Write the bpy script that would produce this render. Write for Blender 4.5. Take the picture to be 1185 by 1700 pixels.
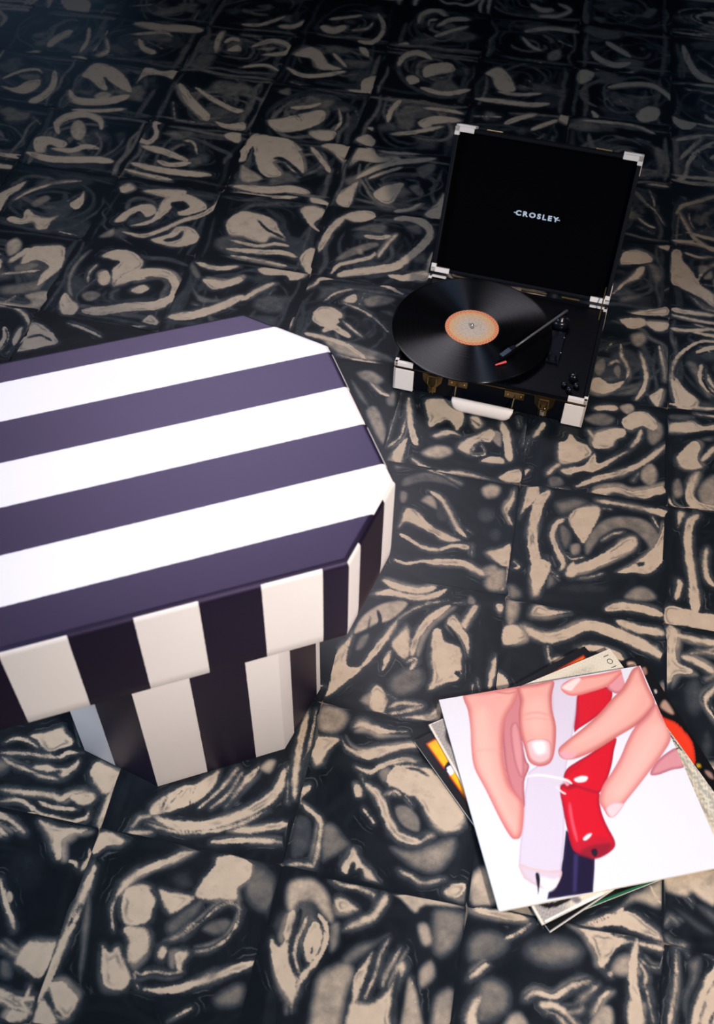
import bpy, bmesh, math, random
import numpy as np
from mathutils import Vector, Matrix

for o in list(bpy.data.objects):
    bpy.data.objects.remove(o, do_unlink=True)
SC = bpy.context.scene
COL = SC.collection

# ------------------------------------------------------------------ camera
W, H, FPX = 1185.0, 1700.0, 1762.65
CAM_POS = np.array([0.428957627, -1.52081547, 1.38737284])
CAM_R = np.array([[0.98116359, 0.19230598, 0.01834194],      # right
                  [0.15901521, -0.75008309, -0.64194199],    # image down
                  [-0.1096913, 0.63276675, -0.76653379]])    # forward
cam_d = bpy.data.cameras.new('camera')
cam = bpy.data.objects.new('camera', cam_d)
COL.objects.link(cam)
m = Matrix.Identity(4)
for i in range(3):
    m[i][0] = CAM_R[0][i]
    m[i][1] = -CAM_R[1][i]
    m[i][2] = -CAM_R[2][i]
    m[i][3] = CAM_POS[i]
cam.matrix_world = m
cam_d.sensor_fit = 'VERTICAL'
cam_d.sensor_height = 36.0
cam_d.lens = FPX / H * 36.0
cam_d.clip_start = 0.02
cam_d.dof.use_dof = True
cam_d.dof.focus_distance = 1.72
cam_d.dof.aperture_fstop = 5.0
SC.camera = cam

# ------------------------------------------------------------------ light
SC.view_settings.view_transform = 'Standard'
SC.view_settings.look = 'None'
SC.view_settings.gamma = 1.0
SC.view_settings.use_curve_mapping = False
SC.view_settings.exposure = 0.0

world = bpy.data.worlds.new('world')
SC.world = world
world.use_nodes = True
bg = world.node_tree.nodes['Background']
bg.inputs['Color'].default_value = (0.50, 0.66, 1.0, 1)
bg.inputs['Strength'].default_value = 0.018


def area(name, loc, target, size, power, color, sy=None, spread=180):
    d = bpy.data.lights.new(name, 'AREA')
    d.energy = power
    d.color = color
    d.size = size
    if sy:
        d.shape = 'RECTANGLE'
        d.size_y = sy
    d.spread = math.radians(spread)
    o = bpy.data.objects.new(name, d)
    COL.objects.link(o)
    o.location = loc
    o.rotation_euler = (Vector(target) - Vector(loc)).to_track_quat('-Z', 'Y').to_euler()
    return o


# the photographer's lamp beside the camera: a soft-edged warm spot
kd = bpy.data.lights.new('camera_flash', 'SPOT')
kd.energy = 395
kd.color = (1.0, 0.91, 0.85)
kd.spot_size = math.radians(45)
kd.spot_blend = 1.0
kd.shadow_soft_size = 0.12
key = bpy.data.objects.new('camera_flash', kd)
COL.objects.link(key)
key.location = (1.60, -2.15, 1.95)
key.rotation_euler = (Vector((0.38, -0.50, 0.0)) - key.location).to_track_quat('-Z', 'Y').to_euler()
# cool daylight: a high skylight ahead and a window to the left
area('skylight', (-0.45, 1.0, 2.5), (0.05, -0.70, 0.4), 1.5, 5.6, (0.95, 0.88, 1.0), None, 42)
area('side_window', (-2.0, -1.9, 1.7), (0.0, -0.8, 0.2), 1.0, 15, (0.55, 0.74, 1.0), None, 80)
area('ceiling_lamp', (0.50, 1.52, 2.30), (0.40, 0.0, 0.0), 0.10, 2.0, (0.42, 0.62, 1.0))
area('ceiling_lamp', (0.92, 1.40, 2.30), (0.40, 0.0, 0.0), 0.10, 0.6, (0.8, 0.85, 1.0))
# two far windows whose blue daylight glances off the floor
area('far_window', (-2.6, 4.2, 1.5), (-0.9, 1.2, 0.0), 1.0, 2.4, (0.35, 0.6, 1.0))
area('far_window', (1.95, 4.1, 1.5), (1.0, 1.0, 0.0), 0.8, 2.2, (0.35, 0.6, 1.0))


# ------------------------------------------------------------------ pixel -> place
def at(px, z=0.0):
    d = np.array([(px[0] - W / 2) / FPX, (px[1] - H / 2) / FPX, 1.0])
    d = CAM_R.T @ d
    return CAM_POS + d * (z - CAM_POS[2]) / d[2]


# ------------------------------------------------------------------ helpers
def link(o, parent=None):
    COL.objects.link(o)
    if parent is not None:
        o.parent = parent
    return o


def mesh_obj(name, verts, faces, mat, parent=None, smooth=False):
    me = bpy.data.meshes.new(name)
    me.from_pydata([tuple(v) for v in verts], [], faces)
    me.update()
    if mat:
        me.materials.append(mat)
    if smooth:
        me.polygons.foreach_set('use_smooth', [True] * len(me.polygons))
    return link(bpy.data.objects.new(name, me), parent)


def bm_obj(name, bm, mat, parent=None, smooth=False):
    bmesh.ops.recalc_face_normals(bm, faces=bm.faces)
    me = bpy.data.meshes.new(name)
    bm.to_mesh(me)
    bm.free()
    if mat:
        me.materials.append(mat)
    if smooth:
        me.polygons.foreach_set('use_smooth', [True] * len(me.polygons))
    return link(bpy.data.objects.new(name, me), parent)


def empty(name, loc=(0, 0, 0), rz=0.0):
    o = bpy.data.objects.new(name, None)
    o.empty_display_size = 0.05
    COL.objects.link(o)
    o.location = loc
    o.rotation_euler = (0, 0, rz)
    return o


def tag(o, label=None, cat=None, group=None, kind=None):
    if label:
        o['label'] = label
    if cat:
        o['category'] = cat
    if group:
        o['group'] = group
    if kind:
        o['kind'] = kind
    return o


def add_box(bm, x0, x1, y0, y1, z0, z1, bev=0.0, seg=2, mtx=None):
    r = bmesh.ops.create_cube(bm, size=1.0)
    vs = r['verts']
    for v in vs:
        v.co = Vector(((x0 + x1) / 2 + v.co.x * (x1 - x0), (y0 + y1) / 2 + v.co.y * (y1 - y0),
                       (z0 + z1) / 2 + v.co.z * (z1 - z0)))
    if bev > 0:
        es = list({e for v in vs for e in v.link_edges})
        r = bmesh.ops.bevel(bm, geom=es, offset=bev, segments=seg, profile=0.6, affect='EDGES')
        vs = list({v for f in r['faces'] for v in f.verts} | {v for v in vs if v.is_valid})
    if mtx is not None:
        for v in vs:
            v.co = mtx @ v.co
    return vs


def add_prism(bm, pts, z0, z1, mtx=None):
    """closed outline in xy, extruded along z"""
    a = [bm.verts.new((p[0], p[1], z0)) for p in pts]
    b = [bm.verts.new((p[0], p[1], z1)) for p in pts]
    n = len(pts)
    bm.faces.new(b)
    bm.faces.new(a[::-1])
    for i in range(n):
        j = (i + 1) % n
        bm.faces.new((a[i], a[j], b[j], b[i]))
    if mtx is not None:
        for v in a + b:
            v.co = mtx @ v.co
    return a + b


def add_tube(bm, pts, rad, n=12):
    pts = [Vector(p) for p in pts]
    rads = rad if isinstance(rad, (list, tuple)) else [rad] * len(pts)
    rings = []
    prev = None
    for i, p in enumerate(pts):
        t = (pts[min(i + 1, len(pts) - 1)] - pts[max(i - 1, 0)]).normalized()
        if prev is None:
            u = t.orthogonal().normalized()
        else:
            u = (prev - t * prev.dot(t)).normalized()
        prev = u
        v = t.cross(u)
        rings.append([bm.verts.new(p + (u * math.cos(2 * math.pi * k / n) + v * math.sin(2 * math.pi * k / n)) * rads[i])
                      for k in range(n)])
    for a, b in zip(rings, rings[1:]):
        for k in range(n):
            bm.faces.new((a[k], a[(k + 1) % n], b[(k + 1) % n], b[k]))
    bm.faces.new(rings[0][::-1])
    bm.faces.new(rings[-1])


def add_lathe(bm, prof, n=48, c=(0, 0, 0)):
    """profile of (radius, z) from the axis out and back to the axis"""
    rings = []
    for r, z in prof:
        if r < 1e-6:
            rings.append([bm.verts.new((c[0], c[1], c[2] + z))])
        else:
            rings.append([bm.verts.new((c[0] + r * math.cos(2 * math.pi * k / n), c[1] + r * math.sin(2 * math.pi * k / n), c[2] + z))
                          for k in range(n)])
    for a, b in zip(rings, rings[1:]):
        for k in range(n):
            k2 = (k + 1) % n
            if len(a) == 1 and len(b) == 1:
                continue
            if len(a) == 1:
                bm.faces.new((a[0], b[k2], b[k]))
            elif len(b) == 1:
                bm.faces.new((a[k], a[k2], b[0]))
            else:
                bm.faces.new((a[k], a[k2], b[k2], b[k]))


def srgb(r, g, b):
    f = lambda c: (c / 255 / 12.92) if c <= 10 else ((c / 255 + 0.055) / 1.055) ** 2.4
    return (f(r), f(g), f(b), 1.0)


def new_mat(name):
    mt = bpy.data.materials.new(name)
    mt.use_nodes = True
    nt = mt.node_tree
    return mt, nt, nt.nodes['Principled BSDF']


def math_node(nt, op, a, b=None, clamp=False):
    n = nt.nodes.new('ShaderNodeMath')
    n.operation = op
    n.use_clamp = clamp
    for i, v in enumerate((a, b)):
        if v is None:
            continue
        if isinstance(v, (int, float)):
            n.inputs[i].default_value = v
        else:
            nt.links.new(v, n.inputs[i])
    return n.outputs[0]


def noise_node(nt, vec, scale, detail=2.0, rough=0.5):
    n = nt.nodes.new('ShaderNodeTexNoise')
    n.inputs['Scale'].default_value = scale
    n.inputs['Detail'].default_value = detail
    n.inputs['Roughness'].default_value = rough
    if vec is not None:
        nt.links.new(vec, n.inputs['Vector'])
    return n.outputs['Fac']


def mix_col(nt, fac, a, b):
    n = nt.nodes.new('ShaderNodeMix')
    n.data_type = 'RGBA'
    for key, v in ((0, fac), (6, a), (7, b)):
        if isinstance(v, (int, float, tuple)):
            n.inputs[key].default_value = v
        else:
            nt.links.new(v, n.inputs[key])
    return n.outputs[2]


def bump(nt, bsdf, height, strength, dist=0.001):
    n = nt.nodes.new('ShaderNodeBump')
    n.inputs['Strength'].default_value = strength
    n.inputs['Distance'].default_value = dist
    nt.links.new(height, n.inputs['Height'])
    nt.links.new(n.outputs[0], bsdf.inputs['Normal'])


def simple_mat(name, col, rough=0.5, metal=0.0, spec=0.5, noise=0.0, nscale=300, bmp=0.0):
    mt, nt, b = new_mat(name)
    b.inputs['Roughness'].default_value = rough
    b.inputs['Metallic'].default_value = metal
    b.inputs['Specular IOR Level'].default_value = spec
    tc = nt.nodes.new('ShaderNodeTexCoord')
    nf = noise_node(nt, tc.outputs['Object'], nscale, 3)
    lo = tuple(c * (1 - noise) for c in col[:3]) + (1,)
    hi = tuple(min(1, c * (1 + noise)) for c in col[:3]) + (1,)
    nt.links.new(mix_col(nt, nf, lo, hi), b.inputs['Base Color'])
    if bmp:
        bump(nt, b, nf, bmp)
    return mt


# ------------------------------------------------------------------ materials
def make_tile_mat():
    mt, nt, b = new_mat('marbled_cement')
    L = nt.links
    geo = nt.nodes.new('ShaderNodeNewGeometry')
    pos = geo.outputs['Position']
    def attr(n):
        a = nt.nodes.new('ShaderNodeAttribute')
        a.attribute_name = n
        return a.outputs['Fac']
    F, G = attr('vein'), attr('smoke')
    n1 = noise_node(nt, pos, 75, 3, 0.6)
    n2 = noise_node(nt, pos, 14, 2, 0.5)
    n3 = noise_node(nt, pos, 420, 3, 0.7)
    n4 = noise_node(nt, pos, 45, 4, 0.6)
    # vein edge wobble
    Fw = math_node(nt, 'ADD', F, math_node(nt, 'MULTIPLY', math_node(nt, 'SUBTRACT', n1, 0.5), 0.0075))
    Fw = math_node(nt, 'ADD', Fw, math_node(nt, 'MULTIPLY', math_node(nt, 'SUBTRACT', n3, 0.5), 0.0024))
    # edge softness changes slowly over the floor
    soft = math_node(nt, 'MULTIPLY', math_node(nt, 'POWER', n2, 3.0), 0.014)
    soft = math_node(nt, 'ADD', soft, 0.0007)
    t = math_node(nt, 'DIVIDE', Fw, soft)
    t = math_node(nt, 'ADD', math_node(nt, 'MULTIPLY', t, 0.5), 0.5, clamp=True)
    # fine lines that run along the veins, light outside them and dark inside
    msk = math_node(nt, 'MULTIPLY', math_node(nt, 'SUBTRACT', noise_node(nt, pos, 19, 2, 0.5), 0.52), 9.0, clamp=True)
    n5 = noise_node(nt, pos, 26, 2, 0.5)
    Fc = math_node(nt, 'ADD', Fw, math_node(nt, 'MULTIPLY', math_node(nt, 'SUBTRACT', n5, 0.5), 0.016))
    def contour(c, w):
        d = math_node(nt, 'ABSOLUTE', math_node(nt, 'SUBTRACT', Fc, c))
        return math_node(nt, 'SUBTRACT', 1.0, math_node(nt, 'DIVIDE', d, w), clamp=True)
    lines = math_node(nt, 'MULTIPLY', math_node(nt, 'MAXIMUM', contour(-0.0075, 0.0022), math_node(nt, 'MULTIPLY', contour(-0.0150, 0.0018), 0.8)), msk)
    msk2 = math_node(nt, 'MULTIPLY', math_node(nt, 'SUBTRACT', noise_node(nt, pos, 23, 2, 0.5), 0.52), 9.0, clamp=True)
    t = math_node(nt, 'SUBTRACT', t, math_node(nt, 'MULTIPLY', math_node(nt, 'MULTIPLY', contour(0.0060, 0.0030), msk2), 0.35), clamp=True)
    t = math_node(nt, 'MAXIMUM', t, math_node(nt, 'MULTIPLY', lines, 0.42))
    # smoke: soft grey cloud plus a faint halo around veins
    halo = math_node(nt, 'MULTIPLY', math_node(nt, 'POWER', math_node(nt, 'ADD', math_node(nt, 'DIVIDE', Fw, 0.016), 1.0, clamp=True), 1.6), math_node(nt, 'MULTIPLY', n2, 0.72))
    gn = math_node(nt, 'MULTIPLY', G, math_node(nt, 'ADD', math_node(nt, 'MULTIPLY', n4, 0.7), 0.66))
    g = math_node(nt, 'MAXIMUM', gn, halo)
    v = math_node(nt, 'MAXIMUM', t, g)
    v = math_node(nt, 'ADD', v, math_node(nt, 'MULTIPLY', math_node(nt, 'SUBTRACT', n3, 0.5), 0.10), clamp=True)
    r = nt.nodes.new('ShaderNodeValToRGB')
    e = r.color_ramp.elements
    e[0].position = 0.0
    e[0].color = (0.0052, 0.0076, 0.0105, 1)
    e[1].position = 1.0
    e[1].color = (0.46, 0.360, 0.265, 1)
    k = e.new(0.16); k.color = (0.0095, 0.0125, 0.016, 1)
    k = e.new(0.36); k.color = (0.040, 0.046, 0.052, 1)
    k = e.new(0.62); k.color = (0.165, 0.142, 0.120, 1)
    L.new(v, r.inputs[0])
    # faint mottling of the cream
    n6 = noise_node(nt, pos, 33, 5, 0.68)
    smud = math_node(nt, 'MULTIPLY', math_node(nt, 'SUBTRACT', n6, 0.56), 4.0, clamp=True)
    mot = math_node(nt, 'SUBTRACT', math_node(nt, 'ADD', math_node(nt, 'MULTIPLY', n4, 0.35), 0.84), math_node(nt, 'MULTIPLY', smud, 0.38))
    mm = nt.nodes.new('ShaderNodeMix'); mm.data_type = 'RGBA'; mm.blend_type = 'MULTIPLY'
    mm.inputs[0].default_value = 1.0
    L.new(r.outputs[0], mm.inputs[6]); L.new(mot, mm.inputs[7])
    L.new(mm.outputs[2], b.inputs['Base Color'])
    b.inputs['Roughness'].default_value = 0.34
    b.inputs['Specular IOR Level'].default_value = 0.15
    bump(nt, b, n4, 0.12, 0.001)
    return mt


def make_velvet():
    """striped velvet: UV x is metres across the stripes, stripe pitch in metres"""
    mt, nt, b = new_mat('striped_velvet')
    uv = nt.nodes.new('ShaderNodeUVMap'); uv.uv_map = 'stripes'
    sep = nt.nodes.new('ShaderNodeSeparateXYZ')
    nt.links.new(uv.outputs[0], sep.inputs[0])
    tc = nt.nodes.new('ShaderNodeTexCoord')
    nz = noise_node(nt, tc.outputs['Object'], 260, 2)
    x = math_node(nt, 'ADD', sep.outputs[0], math_node(nt, 'MULTIPLY', math_node(nt, 'SUBTRACT', nz, 0.5), 0.0012))
    s = math_node(nt, 'FLOORED_MODULO', math_node(nt, 'DIVIDE', x, 0.0708), 2.0)
    white = math_node(nt, 'GREATER_THAN', s, 1.0)
    nz2 = noise_node(nt, tc.outputs['Object'], 900, 3, 0.7)
    nz3 = noise_node(nt, tc.outputs['Object'], 9, 3, 0.6)
    nzz = math_node(nt, 'ADD', math_node(nt, 'MULTIPLY', nz2, 0.5), math_node(nt, 'MULTIPLY', nz3, 0.5))
    dark = mix_col(nt, nzz, (0.0020, 0.0012, 0.0055, 1), (0.0085, 0.0048, 0.018, 1))
    lite = mix_col(nt, nzz, (0.77, 0.72, 0.70, 1), (0.87, 0.83, 0.81, 1))
    nt.links.new(mix_col(nt, white, dark, lite), b.inputs['Base Color'])
    b.inputs['Roughness'].default_value = 0.46
    b.inputs['Specular IOR Level'].default_value = 0.7
    b.inputs['Specular Tint'].default_value = (0.70, 0.57, 1.0, 1)
    b.inputs['Sheen Weight'].default_value = 0.0
    b.inputs['Sheen Roughness'].default_value = 0.35
    b.inputs['Sheen Tint'].default_value = (0.62, 0.50, 0.85, 1)
    bump(nt, b, nz2, 0.25, 0.0006)
    return mt


def make_vinyl():
    mt, nt, b = new_mat('vinyl')
    b.inputs['Base Color'].default_value = (0.0015, 0.0015, 0.002, 1)
    b.inputs['Roughness'].default_value = 0.22
    b.inputs['Specular IOR Level'].default_value = 0.30
    b.inputs['Anisotropic'].default_value = 1.0
    b.inputs['Anisotropic Rotation'].default_value = 0.25
    tg = nt.nodes.new('ShaderNodeTangent')
    tg.direction_type = 'RADIAL'
    tg.axis = 'Z'
    nt.links.new(tg.outputs[0], b.inputs['Tangent'])
    tc = nt.nodes.new('ShaderNodeTexCoord')
    ln = nt.nodes.new('ShaderNodeVectorMath'); ln.operation = 'LENGTH'
    nt.links.new(tc.outputs['Object'], ln.inputs[0])
    cb = nt.nodes.new('ShaderNodeCombineXYZ')
    nt.links.new(ln.outputs['Value'], cb.inputs[0])
    nz = noise_node(nt, cb.outputs[0], 420, 3, 0.7)
    nt.links.new(math_node(nt, 'ADD', math_node(nt, 'MULTIPLY', nz, 0.05), 0.25), b.inputs['Roughness'])
    return mt


def make_print_mat(name, rough=0.35):
    mt, nt, b = new_mat(name)
    a = nt.nodes.new('ShaderNodeVertexColor')
    a.layer_name = 'print'
    tc = nt.nodes.new('ShaderNodeTexCoord')
    nz = noise_node(nt, tc.outputs['Object'], 700, 3, 0.7)
    k = math_node(nt, 'ADD', math_node(nt, 'MULTIPLY', nz, 0.16), 0.92)
    mm = nt.nodes.new('ShaderNodeMix'); mm.data_type = 'RGBA'; mm.blend_type = 'MULTIPLY'
    mm.inputs[0].default_value = 1.0
    nt.links.new(a.outputs['Color'], mm.inputs[6]); nt.links.new(k, mm.inputs[7])
    nt.links.new(mm.outputs[2], b.inputs['Base Color'])
    b.inputs['Roughness'].default_value = rough
    b.inputs['Specular IOR Level'].default_value = 0.3
    return mt


def make_label_mat():
    """paper record label: orange rim of small red checks around a pale mottled centre"""
    mt, nt, b = new_mat('record_label_paper')
    tc = nt.nodes.new('ShaderNodeTexCoord')
    sep = nt.nodes.new('ShaderNodeSeparateXYZ')
    nt.links.new(tc.outputs['Object'], sep.inputs[0])
    r = math_node(nt, 'POWER', math_node(nt, 'ADD', math_node(nt, 'POWER', sep.outputs[0], 2.0), math_node(nt, 'POWER', sep.outputs[1], 2.0)), 0.5)
    ang = math_node(nt, 'ARCTAN2', sep.outputs[1], sep.outputs[0])
    rn = math_node(nt, 'DIVIDE', r, 0.050)
    rings = math_node(nt, 'GREATER_THAN', math_node(nt, 'SINE', math_node(nt, 'MULTIPLY', rn, 42.0)), 0.0)
    spokes = math_node(nt, 'GREATER_THAN', math_node(nt, 'SINE', math_node(nt, 'MULTIPLY', ang, 44.0)), 0.0)
    chk = math_node(nt, 'ABSOLUTE', math_node(nt, 'SUBTRACT', rings, spokes))
    nz = noise_node(nt, tc.outputs['Object'], 330, 2, 0.7)
    pale = mix_col(nt, nz, srgb(128, 108, 92), srgb(214, 198, 180))
    gold = mix_col(nt, nz, srgb(186, 124, 78), srgb(216, 180, 116))
    f1 = math_node(nt, 'MULTIPLY', math_node(nt, 'SUBTRACT', rn, 0.42), 2.2, clamp=True)
    c = mix_col(nt, f1, pale, gold)
    inrim = math_node(nt, 'MULTIPLY', math_node(nt, 'GREATER_THAN', rn, 0.86), chk)
    c = mix_col(nt, math_node(nt, 'MULTIPLY', inrim, 0.8), c, srgb(210, 56, 48))
    nt.links.new(c, b.inputs['Base Color'])
    b.inputs['Roughness'].default_value = 0.5
    return mt


M_TILE = make_tile_mat()
M_VELVET = make_velvet()
M_VINYL = make_vinyl()
M_LABEL = make_label_mat()
M_PRINT = make_print_mat('printed_card')
M_GROUT = simple_mat('grout', (0.12, 0.090, 0.072), 0.9, noise=0.4)
M_WALL = simple_mat('plaster', (0.20, 0.18, 0.17), 0.9, noise=0.1, nscale=8)
M_BLACK = simple_mat('black_leatherette', (0.0014, 0.0020, 0.0040), 0.55, spec=0.1, noise=0.3, nscale=900, bmp=0.15)
M_FELT = simple_mat('black_lid_lining', (0.0008, 0.0009, 0.0014), 0.85, spec=0.02, noise=0.4, nscale=700)
M_DECK = simple_mat('black_deck_plastic', (0.0012, 0.0012, 0.002), 0.4, spec=0.12, noise=0.2)
M_CREAM = simple_mat('cream_leatherette', (0.72, 0.65, 0.60), 0.55, noise=0.08, nscale=500, bmp=0.1)
M_BRASS = simple_mat('dull_brass', (0.24, 0.17, 0.085), 0.30, metal=1.0, noise=0.25)
M_CHROME = simple_mat('steel', (0.55, 0.55, 0.58), 0.25, metal=1.0, noise=0.1)
M_ARM = simple_mat('grey_tonearm', (0.07, 0.068, 0.07), 0.35, noise=0.1)
M_RED = simple_mat('red_plastic', (0.55, 0.02, 0.03), 0.4)
M_WHITE_INK = simple_mat('silver_lettering', (0.50, 0.60, 0.72), 0.5)
M_KNOB = simple_mat('dark_knob', (0.004, 0.005, 0.009), 0.25, spec=0.4)
M_CARD = simple_mat('sleeve_edge', (0.70, 0.66, 0.60), 0.7, noise=0.1)
M_INK = simple_mat('dark_ink', (0.045, 0.045, 0.05), 0.6)

# ------------------------------------------------------------------ floor tiles
T = 0.25
# grid crossings read off the floor (column, row) -> pixel; rows count towards the camera
CROSS = {(3, 0): (1108, 677), (3, 1): (1106.4, 837), (2, 1): (864, 804.7), (3, 2): (1103.3, 1036.7), (2, 2): (839.5, 991.5),
         (1, 3): (535, 1166.7), (1, 4): (465.3, 1436.7), (2, 4): (774.9, 1502.5), (3, 4): (1100.6, 1565.7), (0, 4): (166, 1378),
         (3, -1): (1110.3, 528), (3, -2): (1113, 407), (-2, -1): (136.7, 398), (-1, -1): (322, 426.6), (0, -1): (515, 456),
         (0, -2): (543, 341), (1, -2): (732.5, 364), (-3, -4): (145, 98), (-2, -4): (297, 118), (-2, 0): (64, 515)}
_res = {k: at(p)[:2] - np.array([k[0] * T, -k[1] * T]) for k, p in CROSS.items()}


def crossing(c, r):
    base = np.array([c * T, -r * T])
    if (c, r) in _res:
        return base + _res[(c, r)]
    ws, acc = 0.0, np.zeros(2)
    for k, v in _res.items():
        w = 1.0 / ((k[0] - c) ** 2 + (k[1] - r) ** 2) ** 2
        ws += w
        acc += w * v
    near = min((k[0] - c) ** 2 + (k[1] - r) ** 2 for k in _res) ** 0.5
    return base + acc / ws * max(0.0, 1 - near / 6)


def smooth_pts(P, closed, n=5):
    P = np.array(P, float)
    if len(P) < 3:
        return P
    m = len(P)
    out = []
    rng = range(m if closed else m - 1)
    for i in rng:
        p1, p2 = P[i], P[(i + 1) % m]
        p0 = P[(i - 1) % m] if (closed or i > 0) else 2 * p1 - p2
        p3 = P[(i + 2) % m] if (closed or i + 2 < m) else 2 * p2 - p1
        for t in np.linspace(0, 1, n, endpoint=False):
            out.append(0.5 * (2 * p1 + (p2 - p0) * t + (2 * p0 - 5 * p1 + 4 * p2 - p3) * t * t + (3 * p1 - p0 - 3 * p2 + p3) * t ** 3))
    if not closed:
        out.append(P[-1])
    return np.array(out)


def stroke_outline(P, w):
    P = smooth_pts(P, False)
    d = np.gradient(P, axis=0)
    d /= np.maximum(1e-9, np.linalg.norm(d, axis=1))[:, None]
    nrm = np.c_[-d[:, 1], d[:, 0]]
    s = np.linspace(0, 1, len(P))
    prof = np.clip(np.minimum(s, 1 - s) * 5, 0, 1) ** 0.5
    hw = (w / 2 * (0.25 + 0.75 * prof))[:, None]
    return np.r_[P + nrm * hw, (P - nrm * hw)[::-1]]


def poly_sd(X, Pg):
    """signed distance (positive inside) of points X to closed outline Pg"""
    A, B = Pg, np.roll(Pg, -1, axis=0)
    d = B - A
    L2 = np.maximum((d ** 2).sum(1), 1e-14)
    w = X[:, None, :] - A[None]
    t = np.clip((w * d[None]).sum(2) / L2[None], 0, 1)
    dist = np.sqrt(((w - t[..., None] * d[None]) ** 2).sum(2).min(1))
    y, x = X[:, 1][:, None], X[:, 0][:, None]
    cond = (A[None, :, 1] > y) != (B[None, :, 1] > y)
    with np.errstate(divide='ignore', invalid='ignore'):
        xi = A[None, :, 0] + (y - A[None, :, 1]) * d[None, :, 0] / np.where(d[None, :, 1] == 0, 1e-12, d[None, :, 1])
    inside = ((cond & (x < xi)).sum(1) % 2).astype(bool)
    return np.where(inside, dist, -dist)


def sstep(a, b, x):
    t = np.clip((x - a) / (b - a), 0, 1)
    return t * t * (3 - 2 * t)


def parse(text, origin, scale):
    """marbling read from the photograph: L/K light/dark stroke, B/D light/dark patch, S/X soft light/dark cloud"""
    out = []
    for ln in text.strip().split('\n'):
        p = ln.split()
        if not p:
            continue
        k = p[0]
        nums = 0 if k in 'BD' else (1 if k in 'LK' else 2)
        a = [float(v) for v in p[1:1 + nums]]
        pts = [tuple(float(v) for v in q.split(',')) for q in p[1 + nums:]]
        pts = [(origin[0] + x * scale, origin[1] + y * scale) for x, y in pts]
        if k in 'LK':
            pg = stroke_outline(pts, a[0] * scale)
            blur, val = 0, 1
        elif k in 'SX':
            if len(pts) == 2:            # centre and corner of an ellipse
                (cx, cy), (ex, ey) = pts
                pts = [(cx + (ex - cx) * math.cos(q), cy + (ey - cy) * math.sin(q)) for q in np.linspace(0, 2 * math.pi, 12, endpoint=False)]
            pg = smooth_pts(pts, True, 3)
            blur, val = a[0] * scale, a[1]
        else:
            pg = smooth_pts(pts, True, 4)
            blur, val = 0, 1
        wp = np.array([at(q)[:2] for q in pg])
        pm = np.linalg.norm(at(pg[0]) - CAM_POS) / FPX      # metres per pixel there
        out.append((k, wp, blur * pm, val))
    return out


def random_marbling(quad, seed):
    """folded swirl for tiles that cannot be read: nested crescents, patches and edge bands"""
    R = random.Random(seed)
    q = [np.array(v) for v in quad]           # TL TR BR BL
    def uv(u, v):
        return (1 - u) * (1 - v) * q[0] + u * (1 - v) * q[1] + u * v * q[2] + (1 - u) * v * q[3]
    out = []
    cx, cy = R.uniform(.38, .62), R.uniform(.38, .62)
    rot = R.uniform(0, 6.28)
    asp = R.uniform(.5, .85)
    def ell(a, r):
        x, y = r * math.cos(a), r * asp * math.sin(a)
        return (cx + x * math.cos(rot) - y * math.sin(rot), cy + x * math.sin(rot) + y * math.cos(rot))
    def stroke(P, w, k='L'):
        pg = stroke_outline(P, w)
        out.append((k, np.array([uv(*p) for p in pg]), 0, 1))
    def blob(c, r, k, blur=0, val=1, n=8):
        a0 = R.uniform(0, 6)
        P = [(c[0] + r * R.uniform(.55, 1.3) * math.cos(a0 + 6.283 * i / n), c[1] + r * R.uniform(.45, 1.1) * math.sin(a0 + 6.283 * i / n)) for i in range(n)]
        out.append((k, np.array([uv(*p) for p in smooth_pts(P, True, 3)]), blur, val))
    for i in range(3):
        blob((R.uniform(.15, .85), R.uniform(.15, .85)), R.uniform(.08, .2), 'S', .02, R.uniform(.3, .7))
    for i, r in enumerate((.12, .19, .27, .34, .42, .49)):
        a = R.uniform(0, 6.28)
        sp = R.uniform(1.6, 4.0)
        P = [ell(a + sp * t / 7, r * R.uniform(.92, 1.08)) for t in range(8)]
        stroke(P, R.uniform(.02, .065))
        if R.random() < .6:
            stroke([(x + .02, y + .02) for x, y in P], R.uniform(.008, .02), 'K')
    for i in range(2):
        blob((cx + R.uniform(-.16, .16), cy + R.uniform(-.16, .16)), R.uniform(.06, .12), 'B')
    blob((cx + R.uniform(-.1, .1), cy + R.uniform(-.1, .1)), .05, 'D')
    for i in range(R.randint(3, 6)):
        e = R.randint(0, 3)
        d0 = R.uniform(.03, .14)
        P = [(t / 5, d0 + R.uniform(-.03, .03)) for t in range(6)]
        P = [[(x, y), (x, 1 - y), (y, x), (1 - y, x)][e] for x, y in P[R.randint(0, 2):]]
        stroke(P, R.uniform(.02, .07))
    return out


_fr = np.random.RandomState(11)
_FLOW = [(f * np.array([math.cos(a), math.sin(a)]), ph, amp, f) for f, amp, n in ((70, .0021, 4), (170, .0012, 5), (420, .0006, 5))
         for a, ph in zip(_fr.uniform(0, 6.28, n), _fr.uniform(0, 6.28, n))]


def flow(X):
    """gentle swirl that bends the veins like poured pigment"""
    out = np.zeros_like(X)
    for k, ph, amp, f in _FLOW:
        s = np.cos(X @ k + ph)
        out += amp * s[:, None] * np.array([-k[1], k[0]]) / f
    return out


def underlay(quad, seed, amt=1.0):
    """faint smoky folds beneath the veins that were read"""
    R = random.Random(seed)
    out = []
    for k, pg, blur, val in random_marbling(quad, seed) + random_marbling(quad, seed + 7):
        if k == 'L':
            out.append(('S', pg, R.uniform(.002, .006), amt * R.uniform(.12, .36)))
        elif k == 'S':
            out.append((k, pg, .012, val * .5 * amt))
    return out


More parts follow.
